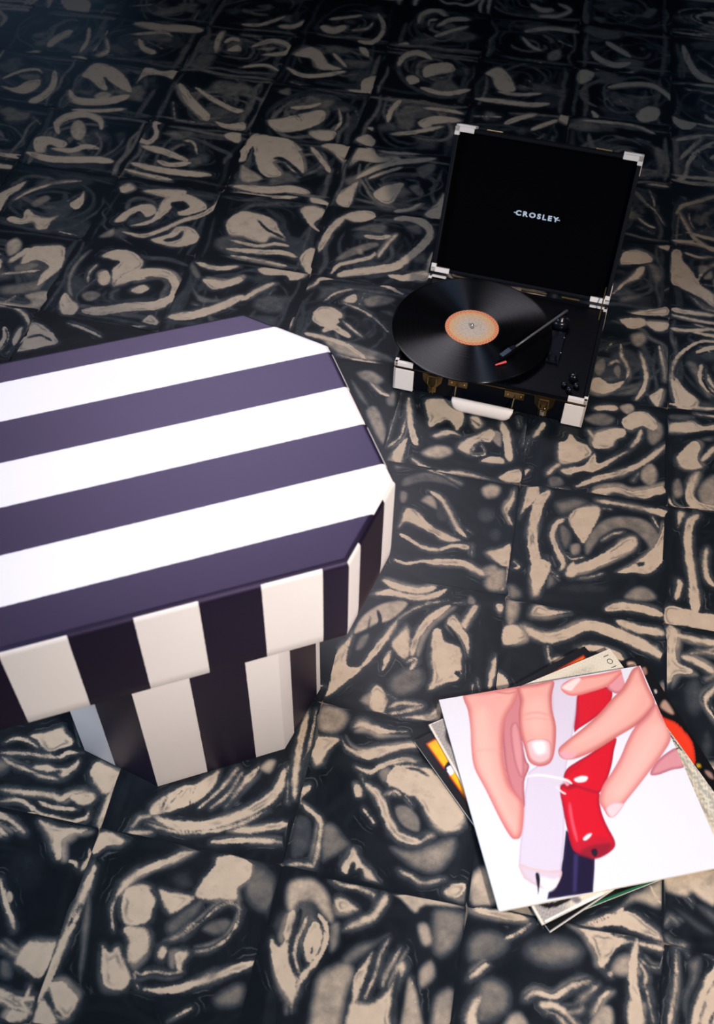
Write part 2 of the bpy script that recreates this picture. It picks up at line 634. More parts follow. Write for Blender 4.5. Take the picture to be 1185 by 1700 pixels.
def make_tile(c, r, prims, N, parent):
    q = [crossing(c, r), crossing(c + 1, r), crossing(c + 1, r + 1), crossing(c, r + 1)]
    ctr = sum(q) / 4
    gap = 0.0011
    def inset(p, g):
        v = ctr - p
        return p + v / np.linalg.norm(v) * g * 1.414
    qi = [inset(p, gap + 0.0007) for p in q]
    qo = [inset(p, gap) for p in q]
    u = np.linspace(0, 1, N + 1)
    U, V = np.meshgrid(u, u)
    U, V = U.ravel()[:, None], V.ravel()[:, None]
    X = (1 - U) * (1 - V) * qi[0] + U * (1 - V) * qi[1] + U * V * qi[2] + (1 - U) * V * qi[3]
    F = np.full(len(X), -0.05)
    G = np.zeros(len(X))
    X = X + flow(X)
    rs = random.Random(c * 53 + r * 71 + 3)
    for k, pg, blur, val in prims:
        mg = 0.024 if k in 'LB' else blur + 0.004
        lo, hi = pg.min(0) - mg, pg.max(0) + mg
        sel = ((X > lo) & (X < hi)).all(1)
        if not sel.any():
            continue
        sd = poly_sd(X[sel], pg)
        if k in 'LB':
            F[sel] = np.maximum(F[sel], sd)
            if rs.random() < 0.62:           # one side of the vein fades into smoke
                a, dd = rs.uniform(0, 6.28), rs.uniform(0.004, 0.009)
                s2 = poly_sd(X[sel] + np.array([math.cos(a), math.sin(a)]) * dd, pg)
                G[sel] = np.maximum(G[sel], rs.uniform(0.35, 0.75) * sstep(-0.007, 0.006, s2))
        elif k in 'KD':
            F[sel] = np.minimum(F[sel], -sd)
            G[sel] *= 1 - sstep(-0.002, 0.002, sd)
        elif k == 'S':
            bl = max(blur, 1e-4)
            G[sel] = np.maximum(G[sel], val * sstep(-bl, bl, sd))
        else:
            bl = max(blur, 1e-4)
            s = val * sstep(-bl, bl, sd)
            G[sel] *= 1 - s
            F[sel] -= 0.012 * s
    rz = random.Random(c * 97 + r * 31)
    tilt = [rz.uniform(-0.0003, 0.0003) for _ in range(4)]
    Z = (1 - U) * (1 - V) * tilt[0] + U * (1 - V) * tilt[1] + U * V * tilt[2] + (1 - U) * V * tilt[3] - 0.0003
    verts = np.c_[X - ctr, Z]
    n1 = N + 1
    faces = []
    for j in range(N):
        for i in range(N):
            a = j * n1 + i
            faces.append((a, a + n1, a + n1 + 1, a + 1))
    base = len(verts)
    cor = [0, N, n1 * N + N, n1 * N]
    ring = list(range(0, N)) + [j * n1 + N for j in range(N)] + [n1 * N + i for i in range(N, 0, -1)] + [j * n1 for j in range(N, 0, -1)]
    # bevelled rim and side wall, corner to corner
    sides = [ring[0:N + 1], ring[N:2 * N + 1], ring[2 * N:3 * N + 1], ring[3 * N:] + [ring[0]]]
    ext = []
    for z in (-0.0011, -0.009):
        ext += [(*(p - ctr), z) for p in qo]
    vall = [tuple(v) for v in verts] + ext
    for s in range(4):
        a, b = base + s, base + (s + 1) % 4
        faces.append(tuple(sides[s]) + (b, a))
        faces.append((a, b, b + 4, a + 4))
    me = bpy.data.meshes.new('tile')
    me.from_pydata(vall, [], faces)
    me.materials.append(M_TILE)
    for nm, arr in (('vein', F), ('smoke', G)):
        at_ = me.attributes.new(nm, 'FLOAT', 'POINT')
        full = np.r_[arr, arr[cor], arr[cor]].astype(np.float32)
        at_.data.foreach_set('value', full)
    me.update()
    o = bpy.data.objects.new('tile', me)
    COL.objects.link(o)
    o.parent = parent
    o.location = (ctr[0], ctr[1], 0)
    return o


MARBLING = {}


def out_of_frame(pg):
    """true when an outline lies beyond the edge of the photograph, where nothing could be read"""
    c = pg.mean(0)
    v = CAM_R @ (np.array([c[0], c[1], 0.0]) - CAM_POS)
    x, y = v[0] / v[2] * FPX + W / 2, v[1] / v[2] * FPX + H / 2
    return v[2] < 0.1 or not (-15 < x < W + 15 and -15 < y < H + 15)



def Z(origin, scale):
    """set the frame that the following readings are given in"""
    Z.o, Z.s = origin, scale


def tile(c, r, text):
    MARBLING.setdefault((c, r), []).extend(parse(text, Z.o, Z.s))


# marbling of the tiles in view, read tile by tile (column, row) in enlarged views of the photograph
Z((0, 1180), 0.5063)
tile(0, 4, """
B 320,400 420,405 400,440 350,445 310,470 300,450
S 14 .5 290,560 300,640 285,780 270,860 262,760 275,640
L 26 640,455 560,490 480,520 420,560 380,610
L 9 382,606 365,660 372,720
B 405,590 440,570 490,575 512,610 502,650 490,690 440,705 405,690 395,640
B 405,712 450,708 485,715 490,780 440,835 415,810 420,760
B 335,770 360,795 385,770 410,830 430,880 400,915 345,905 330,850
B 520,585 560,595 600,600 640,610 620,630 570,665 545,650 530,620
B 640,600 660,560 700,510 720,475 800,480 830,500 820,550 780,580 780,620 720,620 660,620
S 25 .5 820,500 880,520 905,560 890,660 820,640 800,580
K 14 495,585 518,620 515,665
S 20 .45 540,700 600,650 680,600 640,680 560,740
L 9 600,740 660,690 720,640 760,630 785,650 775,700 740,750 690,780 640,790
S 15 .5 660,720 690,690 740,680 760,700 720,740
L 12 550,755 600,730 640,690
B 515,790 535,770 550,790 535,815 520,810
B 575,790 620,790 600,830 590,855 575,840
L 10 440,850 460,865 500,855 550,862 600,855
L 6 440,850 445,890 455,910
L 26 470,915 560,915 640,895 720,865 800,835 840,825
S 25 .55 700,940 760,900 800,900 790,960 720,975
L 10 560,1010 600,990 630,975
S 40 .3 560,540 620,530 640,580 580,590
""")
tile(0, 3, """
B 490,320 520,290 590,250 640,240 690,210 720,195 700,250 660,290 620,310 560,330 500,345
K 8 560,300 600,260
K 6 620,300 640,250
K 6 530,320 545,285
L 12 650,320 720,260 770,200 785,185
L 10 690,320 750,270 795,200
B 740,315 770,270 800,220 850,180 840,210 800,250
S 12 .8 850,190 880,160 905,165 885,205
L 34 500,345 580,375 680,375 780,345 860,305 910,260 935,190
L 12 480,370 580,397 680,396 780,374 880,324
L 24 760,395 860,385 950,370
L 20 690,430 800,425 930,430
L 14 430,385 460,350 500,345
L 16 420,400 460,400 500,397
L 24 1010,0 985,100 970,200 965,290
L 10 1037,0 1017,100 1000,180
L 10 945,180 942,300
""")
Z((0, 1300), 0.33755)
tile(0, 4, """
L 44 470,400 430,500 380,620 330,740 280,860 230,980 180,1090
B 240,990 300,970 350,1010 390,1060 360,1130 320,1165 270,1140 250,1060
B 165,1190 180,1100 220,1060 270,1150 280,1190
K 8 240,1000 260,1100 320,1165
K 7 330,720 370,640 400,600
S 12 .4 440,600 430,750 410,900 395,1000 385,900 410,720
""")
tile(-1, 4, """
B 0,140 30,150 20,190 0,190
B 190,180 250,200 330,220 430,225 400,250 350,255 310,290 305,370 275,380 260,340 240,270 210,220
S 25 .65 250,220 350,240 400,250 330,310 270,320
L 20 330,385 365,390 380,420
L 26 440,320 440,370 400,430
B 70,880 110,800 160,775 250,780 275,790 250,870 210,950 180,960 130,930 100,910
L 28 0,470 20,560 50,650 70,720
S 6 .9 45,560 65,590
L 24 0,790 50,830 90,850
S 25 .45 0,870 60,880 60,960 0,960
L 30 0,1020 50,1060 80,1080
L 24 60,1110 120,1070 150,990
B 20,1150 60,1110 130,1120 150,1060 160,1090 130,1160 40,1180
S 40 .16 120,420 220,520
""")
tile(-1, 3, """
L 32 0,30 120,45 250,60 300,78 350,50 430,38
B 340,60 400,40 450,40 470,80 420,110 360,90
L 22 0,90 100,85 200,150 280,170 350,190 420,170 440,130
L 18 190,90 270,120 390,130
L 40 560,20 520,130 480,215
L 14 0,130 60,145 120,160
""")
Z((0, 1000), 0.25316)
tile(-1, 3, """
B 200,870 300,850 400,820 440,860 480,920 400,960 340,980 280,950 240,900
K 16 200,890 260,930
L 24 20,920 120,890 200,920 250,950
L 26 0,985 150,990 280,1005 390,1015 440,985 520,985
L 26 10,1010 60,1050 160,1090 280,1140 380,1160
B 200,1080 300,1060 400,1090 480,1060 520,1030 500,1090 440,1140 400,1150 370,1110 290,1110
D 370,1100 410,1105 380,1130
B 590,1130 600,1080 640,1040 700,1070 790,1110 780,1170 740,1230 690,1260 640,1220
S 12 .5 480,780 510,850 530,960 500,900
""")
Z((385, 1300), 0.33755)
tile(1, 4, """
S 40 .4 200,700 320,560 420,540 420,900 300,800
S 26 .85 290,480 380,465 440,500 480,560 500,640 490,690 440,640 400,590 330,590 300,640 270,620 265,540
L 45 305,620 280,700 265,780
B 190,770 230,800 270,770 290,850 320,960 300,1100 280,1080 230,1000 200,900
B 390,690 420,680 445,740 430,820 390,880 360,860 350,780
K 10 400,790 390,835
K 26 340,620 310,720 290,800 300,900 320,950
L 28 420,640 462,700 455,800 400,890 350,950 300,1050 292,1110
L 20 375,640 345,720 315,790 310,860 330,930
S 25 .6 480,700 530,690 520,800 480,830
L 40 555,715 640,680 700,650 740,590 765,545
B 500,580 540,560 590,590 620,620 570,640 520,630
L 18 490,470 540,500 620,515 690,545 700,565
S 14 .9 740,510 850,525 950,555 1130,590 1130,612 950,600 900,640 830,570
S 40 .6 1000,620 1140,640 1130,750 1050,850 990,830 980,720
S 20 .8 910,700 960,690 990,780 940,800
S 30 .5 540,860 620,790 700,770 780,740 640,860 560,900
B 590,1080 700,1075 780,1000 800,930 830,870 860,900 820,990 790,1100 780,1250 560,1250 570,1130
B 600,950 640,900 690,830 660,940 620,1050 590,1080
K 26 750,770 705,880 680,990 620,1080
L 16 772,760 730,850 700,950 650,1070
L 20 830,810 790,880 750,960 740,1000
S 35 .8 430,940 560,880 600,940 560,1050 520,1240 380,1240 400,1050
K 30 820,920 800,1050 790,1220
S 18 .8 870,950 900,1000 920,1080 940,1240 830,1240 850,1050
S 22 .75 920,920 980,870 1000,950 930,1010
S 30 .7 1000,1050 1090,1020 1080,1240 980,1240
L 12 880,960 900,1060 910,1190
""")
tile(1, 3, """
L 26 330,90 390,140 435,190 430,270 415,350 400,410
L 22 270,400 350,400 410,412
S 30 .55 440,210 500,200 560,270 580,310 480,370 440,380
S 25 .35 310,170 390,180 380,330 290,370
L 42 650,0 720,60 760,160 810,250 900,285 990,255
B 800,0 900,-40 1050,-40 1100,60 1150,150 1120,230 1030,240 980,200 940,120 900,70 860,60
K 28 790,60 860,90 930,170 945,240 920,275
S 15 .6 800,120 860,110 920,170 920,240 870,230 820,190
L 18 760,60 800,40 830,60
L 20 850,60 890,110
S 40 .65 780,320 880,330 1000,290 1100,270 1080,370 1000,440 900,420
L 20 820,430 880,460 940,490 1050,470
B 1040,540 1080,500 1140,490 1150,520 1110,570
B 600,320 640,390 680,430 720,490 660,470 630,420 560,450 540,420 570,360
D 590,390 605,400 600,440 575,440
B 600,10 630,10 640,60 610,70 600,40
L 14 640,120 680,170 700,200
B 340,20 390,10 370,50 340,70
L 22 300,180 280,230 260,280
""")
Z((785, 1300), 0.33755)
tile(2, 4, """
L 40 -20,615 100,642 220,660 300,662
L 16 300,665 250,720 150,770
S 40 .5 -20,760 80,720 180,780 120,860 -20,880
S 70 .6 400,830 540,900
B 480,690 600,720 700,750 820,780 930,800 925,830 800,790 760,790 700,820 660,880 650,910 620,900 600,830 540,740
S 30 .8 680,900 720,850 800,840 820,900 830,950 760,950 690,940
B 655,935 690,920 680,955
L 14 820,860 860,900 920,910
L 20 820,880 850,950 840,1010
L 14 850,1000 870,1090 890,1185
B 760,1090 800,1060 830,1080 820,1220 770,1220
S 50 .6 20,1000 100,960 180,1020 160,1130 20,1180
L 28 -20,965 40,910 80,890
L 32 250,1065 310,1030 400,1050 480,1000 580,970
L 22 520,1080 570,1030 620,990
L 28 590,1150 630,1060 680,1020
S 20 .8 570,1230 600,1120 650,1090 690,1120 680,1230
L 16 360,1130 440,1130 520,1120 540,1100
S 22 .8 180,1140 240,1130 280,1230 140,1230
S 40 .3 520,960 560,1000
S 30 .4 780,960 880,980 900,1100 840,1040
""")
tile(2, 3, """
S 22 .85 20,420 80,420 120,590 0,600 -20,500
S 18 .7 190,600 300,590 350,665 200,640
B 520,700 620,680 700,640 780,630 860,690 920,740 930,780 800,730 700,700 600,710
S 28 .8 720,620 780,550 830,530 900,480 940,470 930,600 890,610 800,580
L 18 870,500 900,560 930,600
L 20 560,690 700,640 760,600
""")
tile(3, 4, """
S 35 .55 1060,880 1120,860 1110,960 1060,1060 1050,1160 1030,1050 1070,960
B 1145,1040 1200,1000 1200,1210 1160,1190
L 10 1030,810 1060,850
L 10 1140,840 1200,875
S 30 .4 960,960 1010,1000 1000,1100
""")
tile(3, 3, """
S 22 .95 950,440 1200,420 1200,600 1120,570 1080,540 1050,560 970,540 945,520
L 12 1040,540 1080,590
S 50 .45 1000,620 1100,680 1180,740 1100,720
L 14 945,690 970,660 1000,680
L 10 950,760 980,790 1050,800
S 40 .5 1100,600 1200,640 1200,700
""")
Z((485, 900), 0.33755)
tile(1, 3, """
S 28 .75 150,800 250,820 280,870 220,940 140,930 120,880
B 100,960 160,955 220,960 235,980 180,1020 150,1080 115,1095 95,1050
B 240,960 270,1000 330,1020 430,1000 520,990 610,985 640,1010 540,1020 450,1050 380,1070 310,1050 260,1010
B 300,910 340,870 400,895 480,920 570,930 480,940 420,945 360,920
L 26 310,1105 380,1130 440,1100 540,1070 620,1080
S 20 .6 420,1130 470,1100 500,1140 450,1185
B 490,1110 560,1095 640,1110 700,1130 760,1250 480,1200
L 14 340,1130 350,1185
K 10 560,1110 620,1120 670,1150
""")
tile(1, 2, """
L 36 445,185 530,222 620,238 710,222
L 32 400,255 480,247 600,272 690,264 760,232
S 12 .85 300,450 340,370 420,310 520,285 570,300 530,350 470,390 420,400 360,430
K 16 420,335 432,390 400,440
K 14 385,365 372,430
S 15 .55 330,470 380,450 350,520 310,530
B 185,700 190,640 200,580 230,520 270,480 300,440 280,520 265,600 330,610 400,520 470,430 520,390 480,470 400,570 300,660 200,740 160,755
L 12 350,600 430,500 520,380 640,310 770,285
L 38 780,310 700,360 640,420 600,500 590,560
B 540,430 565,410 580,470 575,550 545,575 500,530 490,490
B 490,530 480,580 440,640 455,560
L 20 560,590 610,575 580,630
B 690,440 730,425 745,480 790,500 830,530 830,640 810,680 740,700 670,725 690,660 680,560
B 770,370 800,360 840,420 870,470 865,560 850,520 830,470 790,430 760,400
K 12 735,415 775,470 800,500
K 10 765,410 800,455 830,520
D 800,640 830,630 820,660
B 890,310 915,320 880,380 850,430 830,400 860,350
L 14 790,300 850,295
S 40 .5 470,680 540,620 640,620 650,700 550,760 480,740
B 370,780 400,710 430,705 460,750 465,800 440,840 390,825
S 20 .7 330,780 400,730 420,820
L 14 440,730 510,770
L 20 470,815 540,790 640,800
L 20 470,845 560,830 650,805
B 540,860 680,840 720,790 740,840 700,880 600,870
L 30 1005,560 985,640 970,720
L 18 910,680 920,735
L 18 890,700 885,740
B 1000,310 1035,305 1040,330 1020,345
S 15 .6 870,260 900,280 900,310 860,300
""")
tile(1, 1, """
S 25 .75 940,190 1000,130 1050,140 1040,230 970,240
L 12 1062,100 1050,200 1020,245
""")
Z((785, 900), 0.33755)
tile(3, 2, """
B 950,420 1010,440 1000,540 1010,590 1070,620 1085,645 1040,650 1000,650 965,695 945,680
S 15 .7 950,430 1020,430 1020,520 960,560
L 36 1020,560 1090,580 1140,610 1200,650
S 20 .5 1120,460 1160,470 1180,520 1130,520
L 14 1060,550 1150,535 1200,520
S 60 .4 1090,760 1140,850
S 40 .3 1150,1000 1180,1080
""")
tile(3, 1, """
B 950,315 1040,325 1110,345 1150,350 1250,370 1250,450 1060,415 950,400
B 1060,230 1110,230 1115,340 1075,330
""")
tile(2, 1, """
L 40 650,335 720,315 840,330 940,362
K 14 690,350 800,352 940,380
S 22 .65 740,270 800,220 870,230 900,280 800,290
""")
tile(2, 2, """
B 315,305 400,335 480,340 420,355 350,370 280,360
S 25 .75 165,285 225,290 230,350 190,420 165,400
B 150,420 190,400 240,420 262,455 255,485 200,505 160,505 140,480
L 56 245,410 300,450 380,470 460,450 560,410 660,430 780,480 880,530 940,570
L 42 700,385 800,422 880,438 945,452
L 14 365,505 370,550 385,600
B 375,590 400,565 450,565 430,585
L 34 510,520 600,520 690,545 740,580
L 30 900,510 930,560
B 115,640 150,655 180,710 110,720
S 12 .7 915,700 945,680 945,750
""")
Z((800, 600), 0.3249)
tile(3, 1, """
L 45 1110,780 1060,830 1055,960 1075,1100 1090,1240
B 1000,770 1040,775 1020,810 1000,850
L 30 1150,950 1140,1020 1150,1100 1185,1150
L 30 1000,1110 1010,1150 990,1220
""")
tile(3, 0, """
S 12 .4 960,270 1080,275 1080,298 970,300
B 955,318 1010,310 1080,303 1130,330 1200,320 1200,345 1120,355 1050,365 955,360
B 990,490 1030,450 1075,405 1120,430 1100,500 1130,540 1080,555 1020,545
L 30 1120,510 1160,470 1200,430
S 20 .5 1110,400 1180,380 1180,410
L 50 1110,560 1075,620 1060,690 1100,740 1200,775
S 25 .7 1200,580 1120,620 1100,680 1130,740 1200,745
S 20 .65 975,620 1010,600 1030,680 980,700
L 12 955,690 970,730 1040,765 1090,770
""")
tile(2, 1, """
B 235,640 290,640 290,690 250,730 215,760 190,800 210,730
L 56 350,660 300,710 270,800 258,900 270,1000 290,1080 275,1180
B 250,1040 310,1010 350,1050 330,1110 290,1190 255,1190
S 25 .55 340,1080 380,1130 330,1160
L 30 430,800 380,830 360,890 390,980 415,1030 400,1070
B 440,800 480,750 560,735 605,745 600,790 570,850 545,900 520,930 490,900 460,850
S 45 .6 380,720 480,700 540,720 480,760 400,780
S 20 .5 395,830 440,850 460,900 430,960 400,920
S 15 .7 450,940 500,930 500,980 460,990
L 10 430,990 460,1010 520,1000
S 20 .6 520,940 560,860 640,800 740,790 840,810 900,870 910,920 860,980 840,930 760,860 680,860 600,910 540,990
L 12 610,915 660,885 720,870
B 790,900 790,950 730,990 620,1040 520,1080 430,1080 480,1040 560,1010 650,960 720,905 760,890
B 425,1090 440,1040 470,1020 480,1050 495,1080 460,1105
B 925,830 940,830 935,990 900,1050 850,1085 780,1080 690,1080 760,1040 830,990 890,930 915,870
D 795,1030 830,1025 825,1045 800,1048
B 590,703 700,718 800,738 940,760 940,792 880,780 800,757 700,737 600,722
L 12 610,750 660,755
L 12 870,790 890,830 905,850
L 16 330,990 350,1040
L 20 360,1075 390,1100
L 8 500,1105 560,1100 620,1080
S 30 .6 130,1140 180,1150 200,1200 140,1210
L 10 160,1020 190,1050 150,1060
S 50 .22 520,1160 660,1200
""")
tile(2, 0, """
B 450,370 480,400 540,430 560,470 520,500 460,520 400,520 385,480 390,420 430,400
S 25 .6 500,430 560,440 540,500 480,500
B 570,370 620,350 660,340 730,345 730,380 690,400 660,440 580,445 560,420
L 24 540,350 570,385 580,420
B 720,290 770,260 830,255 880,290 900,330 880,360 860,350 820,330 760,350 720,330
S 20 .65 850,290 920,320 920,390 870,430 840,380
S 20 .55 520,290 600,260 680,290 640,330 560,320
L 28 570,240 640,235 700,240
S 12 .8 700,230 760,215 780,250 740,270
L 24 760,440 800,390 815,345
L 24 330,580 360,550 400,520
B 400,555 450,540 520,530 560,480 580,470 590,520 640,500 700,475 760,450 700,490 640,530 570,565 510,560 440,580
L 30 480,640 580,600 700,570 800,530 900,460 945,420
S 18 .75 820,540 870,520 900,580 870,640 810,600
L 18 770,610 800,570
B 560,660 620,640 700,640 760,660 840,650 940,630 940,670 880,685 840,700 760,690 680,670 620,690 570,690
L 26 260,390 300,340 320,310
L 12 220,460 240,400
B 205,570 230,550 245,555 210,590
S 15 .5 340,590 400,590 420,630 350,640
L 16 340,640 440,655
""")
Z((540, 560), 0.3038)
tile(1, 1, """
L 28 570,840 630,880 680,960 720,1040 770,1090
S 18 .75 520,890 560,860 600,880 610,940 550,910
B 410,1070 450,1085 520,1130 620,1150 700,1125 780,1135 780,1160 700,1150 620,1170 540,1160 450,1110 415,1090
B 440,930 500,950 560,1010 620,1050 700,1090 740,1110 690,1120 640,1110 580,1070 520,1040 440,1010 400,1040 420,980
K 8 480,930 530,965
S 15 .6 410,840 450,850 440,900 410,900
L 8 800,1130 800,1190
L 10 770,1050 800,1070
S 18 .45 410,800 440,760 540,735 640,755 740,830 660,805 540,790 440,815
L 9 390,710 470,702 620,742 740,800
S 22 .8 850,830 900,800 960,820 940,870 880,880
B 985,900 1010,880 1035,830 1030,900 1000,960 1025,1020 1010,1020 975,950
S 40 .35 880,970 930,1015
S 40 .3 930,1080 970,1120
B 880,1170 960,1150 1010,1130 1015,1180 1000,1250 950,1240 910,1210
L 18 370,1210 440,1235 530,1222 620,1225
L 38 540,1225 640,1227 760,1237 840,1280 880,1300
S 25 .7 850,1260 930,1240 960,1300 860,1310
S 25 .3 640,960 680,1010
""")
tile(1, 0, """
L 9 410,300 390,370 370,450 340,560
L 14 440,440 410,540 340,600
L 36 455,330 460,440 480,540 505,590
B 550,340 700,350 760,440 720,510 700,480 660,450 570,490 560,430
K 24 560,525 620,490 680,455
B 580,540 640,510 700,510 740,540 690,530 620,545
S 25 .85 520,630 600,590 680,600 690,640 600,665
B 720,600 760,560 830,530 900,500 930,530 900,570 840,570 800,600 790,640 740,620
K 8 850,560 920,610
L 8 830,580 800,640 870,640 850,590
B 790,440 830,430 860,480 820,500
K 6 800,450 840,480
S 12 .7 900,510 960,520 960,600 910,560
L 46 960,460 990,540 1000,620 1010,680
L 20 1050,440 1060,490
B 850,680 900,650 970,660 970,690
B 945,770 980,740 1040,720 1070,730 1070,790 1020,795 970,785
L 24 470,660 540,710 640,740 720,740 860,765
B 355,650 400,590 450,540 440,600 410,700 370,700
L 9 1100,480 1080,600
L 20 300,520 340,500 320,600
""")
tile(0, 0, """
S 22 .65 170,190 250,180 320,230 280,260 200,230
S 20 .6 330,330 380,290 380,370 340,370
S 20 .7 220,400 280,380 330,500 320,590 270,520
L 16 240,240 300,300 350,320
S 20 .5 140,230 200,300 240,380 180,330
""")
tile(0, -1, """
S 20 .55 20,0 120,20 240,60 350,100 380,140 260,110 120,70 40,40
L 12 60,90 160,120 300,140
""")
Z((885, 300), 0.25316)
tile(2, -1, """
B 570,905 720,900 740,950 640,970 590,940
B 740,920 885,930 885,970 820,990 760,960
S 25 .7 640,1010 720,990 750,1040 700,1090 650,1070
L 26 480,1110 520,1060
L 24 575,1070 580,1150 610,1200 625,1260 600,1310
S 18 .6 400,1200 460,1160 480,1220 440,1280 400,1260
L 18 490,1210 540,1180 570,1190
S 15 .6 520,1240 560,1200 580,1250 560,1300
B 385,1300 440,1290 500,1330 600,1310 560,1360 500,1390 430,1400 370,1370
S 30 .5 520,1390 640,1360 720,1300 700,1380 600,1410
L 32 700,1120 725,1200 740,1290 720,1370 660,1450
L 22 825,1080 840,1160 860,1240 860,1320
B 765,1410 850,1360 840,1430 820,1480 790,1470
""")
tile(3, -1, """
B 895,1270 940,1290 1000,1370 1080,1430 1085,1470 1040,1500 950,1490 915,1400
S 35 .55 1000,1190 1080,1200 1180,1400 1130,1420 1050,1280
L 24 895,965 1000,982 1200,972
S 20 .5 1010,1030 1080,1060 1185,1140 1100,1110
L 20 1110,1110 1185,1130
""")
tile(2, -2, """
B 590,470 680,450 770,490 780,530 700,545 600,550 570,540
S 40 .55 740,530 840,570 850,650 800,690 760,600
B 690,570 735,565 700,640 620,670 560,720 520,740 570,680 640,620
S 40 .5 560,760 640,740 720,750 680,790 580,800
B 600,880 700,850 800,840 880,830 885,880 760,885
L 16 830,785 885,790
L 14 860,720 890,705
B 820,430 900,420 890,455 840,445
""")
tile(3, -2, """
B 905,470 970,460 980,520 1040,590 1100,680 1200,760 1200,840 1100,770 1000,720 940,690 905,660
S 20 .7 1080,560 1160,560 1180,640 1100,640
L 24 1100,680 1200,690
L 30 900,840 1000,860 1200,885
L 18 990,470 1080,500 1185,500
""")
tile(2, -3, """
L 12 760,60 790,130 800,220
L 10 720,130 800,200 860,290
L 14 680,240 750,290 800,310
L 10 690,300 780,340
S 20 .4 680,150 740,200 700,220
L 16 740,20 830,30 890,40
""")
tile(3, -3, """
L 24 955,200 990,270 1050,370 1130,430 1200,470
S 20 .6 1100,220 1150,200 1130,280 1080,290
L 14 1180,290 1100,330
L 14 920,360 980,350
L 12 930,150 1000,180
S 20 .5 960,100 1010,110 1000,140
L 20 910,390 1000,400 1060,400
L 12 1020,210 1030,270 1060,320
""")
Z((400, 300), 0.33755)
tile(0, -1, """
L 18 300,540 360,510 400,480 500,477 620,492 720,520 800,560
L 14 290,600 260,660 235,730
L 10 222,580 192,640 180,710
B 360,640 400,618 460,625 500,660 480,700 430,720 380,710 350,680
L 30 400,740 450,720 490,740 540,770
K 16 480,680 540,720 600,780
L 12 500,690 560,740 600,770
L 12 410,590 470,550 560,530
B 500,590 540,560 570,560 560,600
L 14 610,550 580,610
S 20 .6 600,580 680,560 760,580 720,610 620,620
L 10 500,600 580,630 660,680 730,750
S 22 .75 400,780 500,790 600,840 700,880 600,880 480,850
L 24 310,750 400,770 520,810 620,880
S 20 .5 680,640 740,640 750,670
""")
tile(0, -2, """
L 34 380,350 410,290 450,230 520,170
B 500,180 560,150 640,150 660,180 580,205
L 40 750,190 830,185 900,210 930,260 890,320 820,380 760,420 640,440 520,455 470,465
L 20 440,460 480,415 560,395 640,375 660,350
S 15 .6 460,390 520,340 600,310 660,300 680,320 600,350 500,390
S 12 .7 560,330 600,330 600,360 570,360
L 20 600,270 680,280 740,270
L 20 770,260 720,310 670,380
S 20 .5 540,240 640,210 720,220 700,260 600,250
S 25 .55 800,220 880,210 890,260 840,260
S 25 .45 840,380 900,350 920,400 860,410
L 30 720,465 820,480 910,460 930,400 945,350
B 780,470 920,440 920,490 850,490
""")
tile(-1, -2, """
B 0,150 80,160 160,190 190,240 220,290 150,270 120,300 60,290 0,270 -60,260 -70,200
K 12 80,190 130,240 220,285
L 16 -60,290 80,320 160,310 240,320
B 290,140 340,120 400,135 430,160 400,180 360,210 390,250 350,230 310,180
L 24 -80,335 100,350 200,352 280,377
L 14 -60,365 120,397 230,420
B 290,370 340,330 375,350 360,420 385,460 330,455 300,420
S 20 .4 20,120 100,100 200,130 100,125
""")
tile(-1, -1, """
B 80,430 200,425 310,450 300,480 240,490 220,465 120,465
L 24 0,590 80,540 170,500
L 10 130,570 160,530
""")
tile(0, -3, """
B 470,110 480,60 540,20 580,0 560,60 530,130
B 650,60 720,20 800,10 780,60 740,110 680,100
L 20 750,150 830,140 890,110
B 900,170 960,110 1000,60 985,180
S 15 .6 820,30 880,20 880,80
""")
tile(-1, -3, """
L 36 -40,25 120,45 240,40 340,60
L 16 -40,55 150,80 280,80
B 340,80 400,90 440,120 420,125 350,110
""")
Z((0, 300), 0.33755)
tile(-1, -1, """
B 1000,480 1100,490 1185,470 1185,500 1060,535 1010,510
S 15 .5 930,480 980,560 1080,580 1150,560 1060,600 970,590
L 40 820,670 950,660 1080,620 1200,565
L 10 950,605 980,615
L 22 960,400 1060,430 1180,420
S 14 .5 930,430 950,400 990,470 960,480
""")
tile(-2, -1, """
S 18 .7 330,540 340,450 400,370 450,340 380,420 350,500 360,570
B 500,370 560,340 640,345 700,385 700,420 640,460 580,480 555,520 550,440 590,400 540,385
L 12 430,500 440,450 480,410
B 480,460 520,440 545,470 530,510 490,510
L 44 560,510 640,470 740,450 830,465 865,520 840,580 760,600
L 44 860,560 780,610 640,620 500,640 400,640
X 12 .8 600,545 700,500 790,490 790,540 700,570 600,580
B 640,540 700,510 735,530 690,555
L 12 560,520 640,490 720,480
S 12 .6 400,560 450,540 500,560 460,590 420,590
B 290,600 320,550 360,590 390,620 360,660 300,650
B 700,690 740,660 780,690 760,710
L 12 400,700 500,730 560,750
L 14 480,700 600,720 720,715
L 14 230,680 340,690 400,720
S 20 .5 560,690 660,690 620,700
""")
tile(-3, -1, """
B 100,400 150,330 220,320 310,320 320,370 300,430 240,480 180,520 200,460 240,420 180,390 120,410
S 14 .85 30,310 80,280 110,310 90,350 40,370
L 26 40,400 90,370 150,330
L 12 0,460 100,450 200,440
S 15 .6 70,420 140,400 200,410 150,440 80,450
S 30 .55 0,520 120,500 230,470 200,540 80,560 0,560
S 15 .75 120,560 240,540 230,600 170,630 60,620 150,600
B 0,620 80,650 180,630 160,680 90,690 40,660
""")
tile(-3, 0, """
B 60,790 80,740 110,720 100,770 70,810
""")
tile(-2, 0, """
B 150,700 210,710 270,760 280,800 200,820 100,840 80,830 110,770
K 10 140,770 200,760 260,790
L 14 330,700 420,730 500,770
""")
